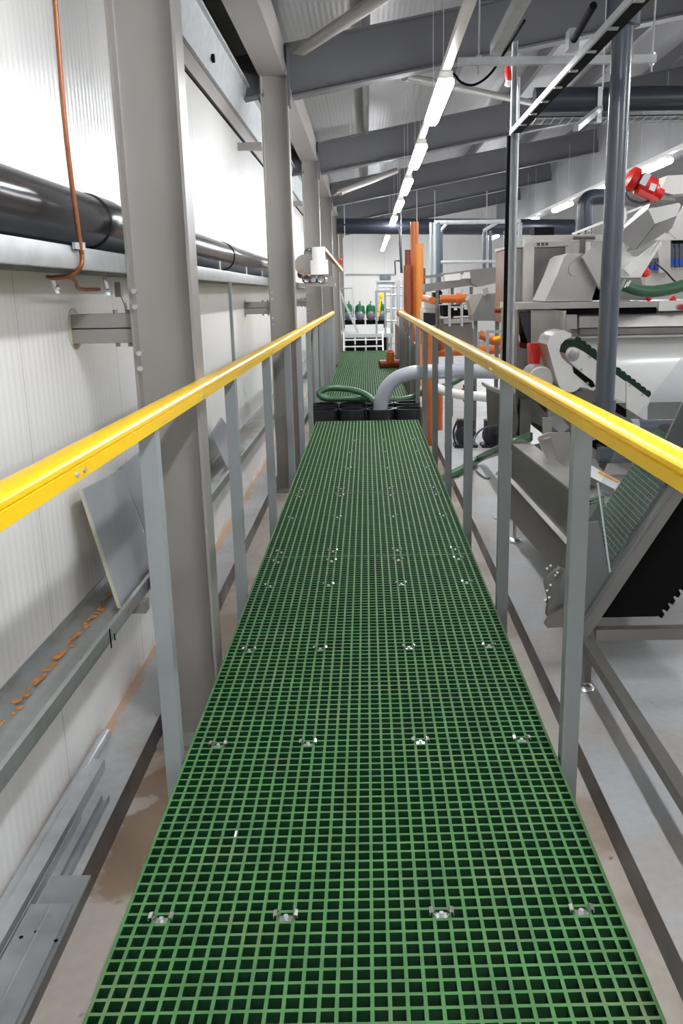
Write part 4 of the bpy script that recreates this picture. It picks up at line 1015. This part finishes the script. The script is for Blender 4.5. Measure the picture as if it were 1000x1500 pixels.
obj('flange', MB().box(at(777, 503, Y=6.47), at(794, 511, Y=6.55)), M_RED, t); obj('drain_neck', MB().cyl(at(783, 534, Y=6.6), at(783, 542, Y=6.6), .035, 12), M_RED, t)
t = thing('round_motor', 'white round motor housing under the red gear motor', 'motor', at(790, 545, Y=6.3))
q = at(792, 556, Y=6.3); obj('housing', MB().lathe(q, (0, 1, 0), [(0, .06), (.02, .10), (.25, .10), (.27, .07)], 28), M_STAIN, t); obj('bright_face', MB().lathe(q - V((0, .01, 0)), (0, 1, 0), [(0, .085), (.012, .095)], 28), M_MATWHITE, t)
o = obj('red_extinguisher', MB().lathe(at(749, 533, Y=7.6), (0, 0, 1), [(0, .06), (.02, .075), (.16, .075), (.23, .05), (.25, .03)], 20), M_RED, base=at(749, 533, Y=7.6)); tag(o, 'red cylinder mostly hidden behind the slim post', 'cylinder')
# lower frame left of machine
YL = 7.2
t = thing('machine_stand', 'grey machine stand with plates behind the vibrating tray', 'stand', at(775, 640, Y=YL))
obj('front_plate', MB().plate([(712, 566), (740, 578), (740, 628), (714, 624)], YL, .02), M_STAIN_D, t)
obj('top_angle', MB().plate([(712, 564), (742, 576), (776, 576), (776, 580), (742, 582), (712, 569)], YL - .02, .3), M_STAIN, t)
obj('gusset_plate', MB().plate([(742, 596), (776, 594), (776, 622)], YL + .02, .02), M_STAIN_D, t)
obj('sloping_trough', MB().plate([(756, 568), (776, 578), (800, 606), (800, 628), (776, 616), (756, 590)], YL - .1, .4), M_STAIN_D, t)
for x in (748, 765): obj('leg', MB().box((at(x, 600, Y=YL + .1).x, YL + .1, ZF), (at(x, 600, Y=YL + .1).x + .06, YL + .16, at(x, 585, Y=YL).z)), M_STAIN_D, t)
obj('cross_rail', MB().plate([(740, 634), (780, 634), (780, 645), (740, 645)], YL + .08, .04), M_STAIN_D, t)
o = obj('deflector_plate', MB().plate([(803, 600), (816, 604), (834, 626), (822, 636), (803, 620)], 6.0, .02), M_BRIGHT, base=at(818, 618, Y=6)); tag(o, 'bright deflector plate above the vibrating tray chutes', 'plate')

# ------------------------------------------------------------------ vibrating tray with chute guides
P0 = at(750, 652, Z=.37); P1 = V((1.167, 4.42, .37)); ex = V((1, 0, 0))
dirv = (P1 - P0).normalized()
t = thing('vibrating_tray', 'long dull stainless vibrating tray on adjustable feet', 'conveyor', V((P0.x, P0.y, ZF)))
def tp(f, dz, dx=0): return P0 + dirv * f + V((dx, 0, dz))
Ln = (P1 - P0).length
obj('upper_side', MB().slab([tp(0, 0), tp(Ln, 0), tp(Ln, -.30), tp(0, -.26)], (.02, 0, 0)), M_STAIN_D, t)
obj('top_lip', MB().slab([tp(0, .0), tp(Ln, .0), tp(Ln, .012), tp(0, .012)], (.14, 0, 0)), M_STAIN, t)
obj('side_fold', MB().slab([tp(.02, -.27, -.02), tp(Ln, -.31, -.02), tp(Ln, -.285, -.005), tp(.02, -.245, -.005)], (.02, 0, 0)), M_BRIGHT, t)
obj('lower_side', MB().slab([tp(.04, -.27, -.012), tp(Ln, -.31, -.012), tp(Ln, -.52, -.012), tp(.5, -.55, -.012), tp(.04, -.54, -.012)], (.012, 0, 0)), M_STAIN_D, t)
obj('tray_bed', MB().slab([tp(0, -.06, .02), tp(Ln, -.06, .02), tp(Ln, -.05, .02), tp(0, -.05, .02)], (.62, 0, 0)), M_STAIN, t)
obj('far_side', MB().slab([tp(0, 0, .62), tp(Ln, 0, .62), tp(Ln, -.30, .62), tp(0, -.30, .62)], (.02, 0, 0)), M_STAIN_D, t)
obj('end_plate', MB().slab([tp(0, .03), tp(0, .03, .1), tp(0, .0, .16), tp(0, .02, .25), tp(0, -.02, .62), tp(0, -.54, .62), tp(0, -.54)], (0, .015, 0)), M_STAIN_D, t)
for (f, dx) in ((.06, .02), (.06, .56)):
    q = tp(f, 0, dx); q.z = ZF
    l = obj('leg', MB().cyl(q + V((0, 0, .02)), (q.x, q.y, -.16), .012, 12), M_STAIN, t)
    obj('foot', MB().lathe(q, (0, 0, 1), [(0, .052), (.018, .055), (.03, .04), (.036, .015)], 20), M_BRIGHT, l)
b = MB()
for k in range(9): b.cyl(tp(1.0 + k * .028, -.03, .02), tp(1.0 + k * .028, -.03, .6), .006, 6)
obj('grid_rods', b, M_STAIN_D, t)
YG = 5.6
t = thing('guide_chute', 'folded shiny chute guide standing in the vibrating tray, left of the near post', 'chute', at(805, 690, Y=YG))
obj('guide_back', MB().slab(P_([(788, 640), (803, 634), (835, 634), (835, 662), (820, 688)], YG), (0, .02, 0)), M_STAIN, t)
obj('guide_fin', MB().slab(P_([(787, 642), (797, 644), (812, 678), (819, 686), (806, 686), (800, 672)], YG - .05), (0, .018, 0)), M_STAIN, t)
obj('bright_fold', MB().slab(P_([(797, 643), (806, 640), (820, 686), (806, 686), (803, 668)], YG - .075), (0, .018, 0)), M_BRIGHT, t)
obj('upright_plate', MB().slab(P_([(795, 612), (808, 612), (808, 640), (795, 644)], YG + .1), (0, .02, 0)), M_STAIN, t)
t = thing('guide_chute', 'folded shiny chute guide standing in the vibrating tray, right of the near post', 'chute', at(865, 680, Y=YG - .3))
obj('guide_back', MB().slab(P_([(853, 645), (886, 668), (882, 676), (860, 668)], YG - .3), (0, .02, 0)), M_STAIN, t)
obj('bright_fold', MB().slab(P_([(860, 668), (880, 677), (876, 682), (849, 682), (849, 676)], YG - .33), (0, .018, 0)), M_BRIGHT, t)
obj('side_wing', MB().slab(P_([(886, 668), (893, 672), (884, 690), (876, 682)], YG - .32), (0, .018, 0)), M_STAIN_D, t)
YG = 4.75
t = thing('outfeed_box', 'white topped box with an orange sticker at the tray outfeed', 'box', at(878, 710, Y=YG))
obj('box_top', MB().slab([at(851, 691, Y=YG), at(900, 716, Y=YG), at(908, 705, Y=YG + .2), at(866, 682, Y=YG + .25)], (0, 0, -.012)), M_MATWHITE, t)
obj('box_side', MB().slab(P_([(851, 692), (900, 717), (900, 727), (851, 702)], YG - .001), (0, .2, 0)), M_STAIN_D, t)
obj('orange_sticker', MB().slab([at(876, 692, Y=YG + .16) , at(904, 707, Y=YG + .14), at(907, 704.5, Y=YG + .19), at(880, 690, Y=YG + .2)], (0, 0, .003)), M_LABEL, t)
o = obj('dark_beam', MB().plate([(848, 640), (880, 645), (905, 660), (880, 668), (850, 655)], 6.3, .3), M_BLACK, base=at(870, 650, Y=6.3)); tag(o, 'black beam lying behind the right hand chute guide', 'beam', kind='thing')
o = obj('bright_panel', MB().plate([(856, 634), (882, 638), (870, 645), (857, 643)], 6.0, .02), M_BRIGHT, base=at(870, 640, Y=6)); tag(o, 'small bright panel just under the handrail by the near post', 'panel')

# ------------------------------------------------------------------ big inclined belt elevator, nearest machine
YN = 3.75; WB = .54
A0 = at(845, 928, Y=YN); A1 = at(1000, 698, Y=YN)
u = (A1 - A0).normalized(); nb = V((-u.z, 0, u.x))         # up the belt, and out of its face
t = thing('belt_elevator', 'steep belt elevator with clear side guard and green mesh belt, nearest on the right', 'conveyor', V((A0.x, YN, ZF)))
LE = 1.3; LB = 1.0
def ep(a, n, y=YN): q = A0 + u * a + nb * n; return V((q.x, y, q.z))
obj('side_plate', MB().slab([ep(-.02, -.055), ep(LE, -.055), ep(LE, .0), ep(-.02, .0)], (0, .035, 0)), M_STAIN_D, t)
obj('side_lip', MB().slab([ep(-.02, -.0), ep(LE, -.0), ep(LE, .016), ep(-.02, .016)], (0, .06, 0)), M_STAIN_D, t)
obj('side_plate', MB().slab([ep(.0, -.055, YN + WB), ep(LB, -.055, YN + WB), ep(LB, .005, YN + WB), ep(.0, .005, YN + WB)], (0, .02, 0)), M_STAIN_D, t)
b = MB()
A = ep(.12, .03, YN + .05); B_ = ep(LB, .03, YN + .05)
b.slab([A, B_, B_ - nb * .02, A - nb * .02], (0, WB - .06, 0))
belt = obj('belt', b, None or [MATS['green_belt']], t, label='green belt')
b = MB(); k = 0; st = .024
for i in range(int((LB - .16) / st)):
    a = .14 + i * st
    q0, q1 = ep(a, .032, YN + .055), ep(a + .02, .032, YN + WB - .015)
    b.beam(q0, q1, .0035, .005, up=nb)
for j in range(18):
    y = YN + .07 + j * .026
    b.beam(ep(.13, .031, y), ep(LB, .031, y), .002, .004, up=nb)
M_LINK = mat('pale_green_belt_links', (84, 128, 96), .5, var=.15, scale=30)
obj('belt_links', b, M_LINK, t)
# black block standing for the shaded void and return run below the belt
obj('shaded_void_block', MB().plate([(856, 912), (1000, 703), (1090, 575), (1090, 745), (1010, 845), (978, 885), (962, 903), (866, 905)], YN + .07, WB - .12), M_BLACK, t)
b = MB()
for i in range(12):
    x, y = 964 + i * 8, 903 - i * 10
    b.plate([(x, y), (x + 6, y - 8), (x + 9, y - 3), (x + 5, y + 3)], YN + .09, WB - .18)
obj('return_cleats', b, M_BLACK, t)
a_, b_2 = at(846, 782, Y=YN + .07), at(890, 815, Y=YN + .07)
far = [at(838, 742, Y=YN + .5), at(884, 722, Y=YN + .5)]
obj('infeed_belt', MB().slab([a_, b_2, far[1], far[0]], (0, 0, -.015)), MATS['green_belt'], t)
b = MB()
for i in range(15):
    f = (i + .5) / 15; b.beam(a_.lerp(far[0], f) + V((0, 0, .002)), b_2.lerp(far[1], f) + V((0, 0, .002)), .0035, .005)
for i in range(9):
    f = (i + .5) / 9; b.beam(a_.lerp(b_2, f) + V((0, 0, .002)), far[0].lerp(far[1], f) + V((0, 0, .002)), .0025, .004)
obj('infeed_links', b, M_LINK, t)
# unseen hopper shape added to shade the floor, then inlet sheet at foot
obj('unseen_shade_block', MB().loft([(1.75, 1.7, .35), (2.7, 1.7, .35), (2.7, 3.6, .35), (1.75, 3.6, .35)], [(1.55, 1.5, 1.5), (2.9, 1.5, 1.5), (2.9, 3.7, 1.5), (1.55, 3.7, 1.5)]), M_STAIN_D, t)
obj('inlet_sheet', MB().plate([(836, 905), (838, 800), (852, 768), (876, 764), (894, 838), (862, 888), (846, 916)], YN + .02, .015), M_STAIN_D, t)
obj('head_roller', MB().cyl(ep(LB, -.02, YN + .04), ep(LB, -.02, YN + WB - .02), .05, 20), M_BLACK, t)
obj('head_plate', MB().plate([(972, 650), (1000, 590), (1060, 560), (1060, 700)], YN + .1, .02), M_STAIN_D, t)
# clear guard in front: two sheets
g = [at(843, 787, Y=YN - .01), at(904, 656, Y=YN - .01), at(926, 617, Y=YN - .01), at(1000, 522, Y=YN - .01), at(1080, 420, Y=YN - .01)]
g += [ep(LE + .1, .005, YN - .01), ep(.03, .005, YN - .01), at(815, 880, Y=YN - .01), at(830, 820, Y=YN - .01)]
obj('clear_guard', MB().slab(g, (0, .006, 0)), M_CLEAR, t, label='clear plastic side guard')
p, q = at(875, 707, Y=YN - .016), at(893, 838, Y=YN - .016)
obj('guard_strip', MB().beam(p, q, .008, .004, (0, 1, 0)), M_ALU, t)
p, q = at(846, 790, Y=YN - .016), at(857, 774, Y=YN - .016)
obj('guard_strip', MB().beam(p, q, .006, .004, (0, 1, 0)), M_ALU, t)
# drive end with bolts
b = MB().plate([(797, 856), (806, 842), (820, 832), (838, 840), (846, 900), (836, 918), (806, 912), (800, 902), (803, 880)], YN + .05, .03)
obj('foot_plate', b, M_STAIN_D, t)
b = MB(); rnd = random.Random(3)
for (x, y) in ((803, 868), (806, 878), (800, 882), (808, 860), (803, 836), (808, 832), (818, 842), (815, 846)):
    q = at(x, y, Y=YN + .05); b.cyl(q, q + V((-.012, -.025, .02)), .006, 8)
obj('bolts', b, M_BRIGHT, t)
obj('tail_guard', MB().plate([(798, 916), (806, 902), (826, 888), (838, 896), (832, 918), (802, 920)], YN + .01, .035), M_STAIN_D, t)
# under frame
zf0 = A0.z - .01
xk = A0.x + .02
fr = .05
obj('frame_rail', MB().box((xk, 1.5, zf0 - .06), (xk + fr, YN + .05, zf0 - .01)), M_STAIN_D, t)
obj('frame_rail', MB().box((xk + fr + .02, YN + .0, zf0 - .03), (xk + 1.3, YN + .05, zf0 + .025)), M_STAIN_D, t)
for (x, y) in ((xk + .025, YN + .0), (xk + .025, 1.55), (xk + 1.28, YN + .02)):
    l = obj('leg', MB().box((x - .024, y - .024, ZF + .045), (x + .024, y + .024, zf0 - .06)), M_STAIN_D, t)
    obj('foot', MB().lathe((x, y, ZF), (0, 0, 1), [(0, .045), (.012, .048), (.026, .035), (.032, .014), (.07, .012)], 20), M_BRIGHT, l)

# ------------------------------------------------------------------ pumps on the floor, hoses
for (x, y, lab, k) in ((682, 655, 'black pump with upright valve stem on the floor, left of the pair', 0), (722, 655, 'black pump lying beside the machine stand, right of the pair', 1)):
    p = at(x, y, Z=ZF)
    t = thing('floor_pump', lab, 'pump', p, 'floor pumps')
    obj('pump_body', MB().lathe(p + V((0, -.05, .14)), (0, 1, 0), [(0, .06), (.02, .12), (.12, .13), (.22, .10), (.3, .05)], 20).box(p + V((-.14, -.06, 0)), p + V((.14, .2, .035))), M_PUMP, t)
    obj('terminal_block', MB().box(p + V((-.1, -.02, .22)), p + V((.1, .14, .33))), M_PUMP, t)
    if k == 0:
        obj('valve_stem', MB().cyl(p + V((.04, .05, .33)), p + V((.04, .05, .95)), .035, 14).box(p + V((-.03, 0, .55)), p + V((.10, .1, .75))), M_DUCT, t)
        obj('valve_cap', MB().cyl(p + V((-.05, .05, .68)), p + V((-.03, .05, .68)), .03, 12), M_RED, t)
        obj('handle', MB().tube(smooth([p + V((-.12, -.08, .33)), p + V((-.16, -.08, .2)), p + V((-.13, -.08, .06)), p + V((-.05, -.08, .03))], 6), .012, 8), M_PUMP, t)
    else:
        obj('motor', MB().lathe(p + V((.1, -.12, .16)), (.3, -1, 0), [(0, .10), (.03, .13), (.22, .13), (.25, .09)], 20), M_PUMP, t)
pts = [at(657, 697, Z=ZF + .04), at(680, 685, Z=ZF + .06), at(705, 670, Z=ZF + .1), at(740, 655, Y=6.9), at(775, 640, Y=6.85)]
pts[0] = V((.70, pts[0].y - .1, ZT + .12))
o = obj('green_hose', MB().tube(smooth(pts, 10), .042, 18), M_GREENH, base=pts[1]); tag(o, 'dark green hose crossing the floor between handrail posts', 'hose')
pts = [at(727, 624, Y=7.0), at(712, 626, Y=6.9), at(698, 636, Y=6.8), at(690, 660, Y=6.7), at(690, 680, Z=ZF + .02), at(700, 693, Z=ZF + .01), at(714, 701, Z=ZF + .01), at(727, 694, Z=ZF + .01), at(745, 668, Y=6.9)]
o = obj('power_cable', MB().tube(smooth(pts, 10), .009, 8), M_DKGREY, base=pts[4]); tag(o, 'grey cable looping down to the floor beside the black pumps', 'cable')
o = obj('white_hose', MB().tube(smooth([at(640, 568, Y=10.5), at(655, 574, Y=10.4), at(680, 579, Y=10.2), at(712, 582, Y=10.0), at(730, 590, Y=9.9)], 8), .055, 18), M_MATWHITE, base=at(680, 579, Y=10.2)); tag(o, 'pale hose sagging over the floor behind the pumps', 'hose')
o = obj('dark_pipe', MB().cyl(at(638, 548, Y=10.9), at(735, 548, Y=10.9), .035, 14), M_DUCT, base=at(690, 548, Y=10.9)); tag(o, 'thin dark pipe running under the thick grey hose', 'pipe')

# ------------------------------------------------------------------ distant machinery between the orange pipes and the cabinet
YA = 14.0
t = thing('pipe_portal', 'tall grey pipe portal frame beyond the orange pipes', 'frame', at(640, 420, Y=YA))
for x, m, r in ((637, M_POST, .032), (642, M_DKGREY, .04), (631, M_POST, .025), (761, M_POST, .035)): obj('portal_post', MB().cyl(at(x, 326, Y=YA), at(x, 425 if x < 700 else 362, Y=YA), r, 14), m, t)
obj('top_bar', MB().cyl(at(636, 326, Y=YA), at(762, 324, Y=YA), .035, 12), M_GALV, t)
obj('mid_bar', MB().cyl(at(640, 384, Y=YA), at(725, 383, Y=YA), .025, 12), M_GALV, t)
for x in (646, 709, 718, 740): obj('rear_post', MB().cyl(at(x, 338, Y=16), at(x, 400, Y=16), .03, 10), M_DKGREY, t)
for q in ((655, 643, 340), (728, 708, 338)): obj('diagonal_arm', MB().cyl(at(q[0], 326, Y=YA), at(q[1], q[2], Y=YA), .025, 8), M_GALV, t)
YA = 13.0
t = thing('long_conveyor', 'long grey conveyor sloping gently up to the right in the distance', 'conveyor', at(680, 420, Y=YA))
obj('conveyor_bed', MB().plate([(622, 416), (690, 407), (740, 400), (740, 409), (690, 418), (622, 428)], YA, .7), M_STAIN_D, t)
obj('side_guard', MB().plate([(622, 404), (690, 395), (740, 390), (740, 394), (690, 400), (622, 408)], YA + .1, .05), M_STAIN_D, t)
obj('head_box', MB().plate([(688, 396), (740, 390), (740, 412), (700, 420), (690, 415)], YA - .06, .5), M_STAIN_D, t)
b = MB()
for x in (640, 662, 690): b.cyl(at(x, 420, Y=YA + .1), V((at(x, 420, Y=YA + .1).x, YA + .1, ZF)), .025, 10)
obj('leg', b, M_STAIN_D, t)
obj('white_bin', MB().plate([(650, 403), (674, 400), (674, 410), (652, 412)], YA - .03, .3).plate([(680, 399), (691, 398), (690, 408), (680, 408)], YA - .03, .3), M_MATWHITE, t)
t = thing('grey_funnel', 'grey funnel hopper hanging left of the control cabinet', 'hopper', at(710, 468, Y=11))
obj('funnel_body', MB().plate([(707, 432), (738, 428), (738, 470), (693, 470), (692, 462)], 11, .5), M_STAIN_D, t)
obj('funnel_wing', MB().plate([(690, 432), (707, 430), (692, 463), (686, 440)], 11.05, .4), M_STAIN, t)
obj('bright_chute', MB().plate([(706, 424), (714, 421), (716, 428), (709, 434)], 10.95, .1), M_BRIGHT, t)
for x in (694, 726):
    q = at(x, 470, Y=11.1); obj('support_leg', MB().box((q.x, 11.1, ZF), (q.x + .045, 11.16, q.z)), M_STAIN_D, t)
YA = 12.2
t = thing('brown_drain', 'orange pipe run lying level under the long conveyor', 'pipe', at(665, 438, Y=YA))
obj('pipe_run', MB().cyl(at(644, 438, Y=YA), at(688, 437, Y=YA), .055, 20), M_ORANGE, t); obj('socket', MB().cyl(at(668, 437.5, Y=YA), at(676, 437.3, Y=YA), .078, 20), M_ORANGE, t)
o = obj('orange_pipe', MB().cyl(at(622, 437, Y=12.6), at(633, 440, Y=12.0), .05, 18), M_ORANGE, base=at(628, 437, Y=12.4)); tag(o, 'short orange pipe end just right of the standing bundle', 'pipe')
YA = 12.4
t = thing('lower_drain', 'long orange pipe run low behind the right handrail', 'pipe', at(680, 513, Y=YA))
obj('pipe_run', MB().cyl(at(628, 517, Y=YA), at(736, 512, Y=YA), .06, 20), M_ORANGE, t)
for x in (646, 700): obj('socket', MB().cyl(at(x, 516 - (x - 628) * .046, Y=YA), at(x + 9, 515.6 - (x - 628) * .046, Y=YA), .072, 20), M_ORANGE, t)
t = thing('branch_drain', 'orange pipe with a yellow handled valve left of the slim post', 'pipe', at(722, 496, Y=11))
obj('pipe_run', MB().tube(smooth([at(702, 490, Y=11), at(712, 494, Y=11), at(722, 499, Y=11), at(736, 500, Y=11)], 6), .055, 18), M_ORANGE, t)
obj('valve_handle', MB().beam(at(722, 496, Y=10.9), at(737, 492, Y=10.9), .04, .035), M_YELLOW, t)
t = thing('drain_elbow', 'orange elbow pipes stacked behind the first rail posts', 'pipe fitting', at(638, 500, Y=12))
obj('elbow_bend', MB().tube(smooth([at(630, 505, Y=12), at(636, 498, Y=12), at(644, 503, Y=12), at(648, 512, Y=12)], 6), .06, 18), M_RUSTOR, t)
YA = 13.5
t = thing('machine_cabinet', 'dark fronted machine with white frame right of the orange pipes', 'machine', at(632, 470, Y=YA))
obj('white_frame', MB().plate([(618, 452), (645, 452), (646, 482), (618, 482)], YA, .5), M_MATWHITE, t)
obj('dark_front', MB().plate([(620, 458), (642, 459), (643, 476), (620, 477)], YA - .02, .018), M_DUCT, t)
obj('top_cover', MB().plate([(620, 442), (642, 442), (643, 451), (620, 451)], YA, .5), M_WHITE, t)
t = thing('dark_roller_machine', 'low dark machine with a rail frame under the long conveyor', 'machine', at(665, 480, Y=12.8))
obj('dark_body', MB().plate([(648, 448), (690, 446), (692, 462), (650, 464)], 12.9, .6), M_BLACK, t)
obj('pale_deck', MB().plate([(650, 468), (690, 466), (692, 472), (650, 475)], 12.8, .6), M_STAIN, t)
obj('grey_base', MB().plate([(648, 476), (690, 473), (700, 505), (650, 508)], 12.85, .5), M_STAIN_D, t)
b = MB()
for x in (658, 676): b.cyl(at(x, 424, Y=12.6), at(x, 478, Y=12.6), .02, 8)
b.cyl(at(658, 450, Y=12.6), at(700, 449, Y=12.6), .012, 8)
obj('rail_frame', b, M_GALV, t)
for x, y in ((672, 444), (681, 448), (675, 451), (667, 453), (682, 452)): obj('white_switch', MB().box(at(x - 2.2, y + 1.2, Y=12.88), at(x + 2.2, y - 1.6, Y=12.895)), M_WHITE, t)
t = thing('white_stand', 'pale square frame stand behind the handrail left of the slim post', 'stand', at(716, 520, Y=10.5))
b = MB()
b.plate([(712, 484), (734, 484), (734, 488), (716, 488), (716, 530), (712, 530)], 10.5, .05).plate([(700, 486), (702, 486), (702, 510), (700, 510)], 10.6, .04)
obj('square_frame', b, M_POST, t)
t = thing('bag_filter', 'blue and dark valve block on the pipe portal foot', 'valve', at(640, 435, Y=13.6))
obj('valve_body', MB().box(at(634, 446, Y=13.5), at(645, 428, Y=13.8)), M_DUCT, t); obj('blue_cap', MB().sphere(at(643, 430, Y=13.5), .05), M_BLUE, t)

# ------------------------------------------------------------------ light and picture
w = bpy.data.worlds.new('world'); SC.world = w; w.use_nodes = True
w.node_tree.nodes['Background'].inputs[0].default_value = (.8, .85, .9, 1); w.node_tree.nodes['Background'].inputs[1].default_value = .05
SC.view_settings.view_transform = 'Standard'; SC.view_settings.look = 'None'; SC.view_settings.gamma = 1
SC.view_settings.use_curve_mapping = False
SC.view_settings.exposure = 2.5
SC.render.engine = 'CYCLES'
SC.cycles.use_denoising = True
SC.cycles.max_bounces = 8; SC.cycles.diffuse_bounces = 5; SC.cycles.glossy_bounces = 4; SC.cycles.transparent_max_bounces = 12
SC.cycles.sample_clamp_indirect = 6
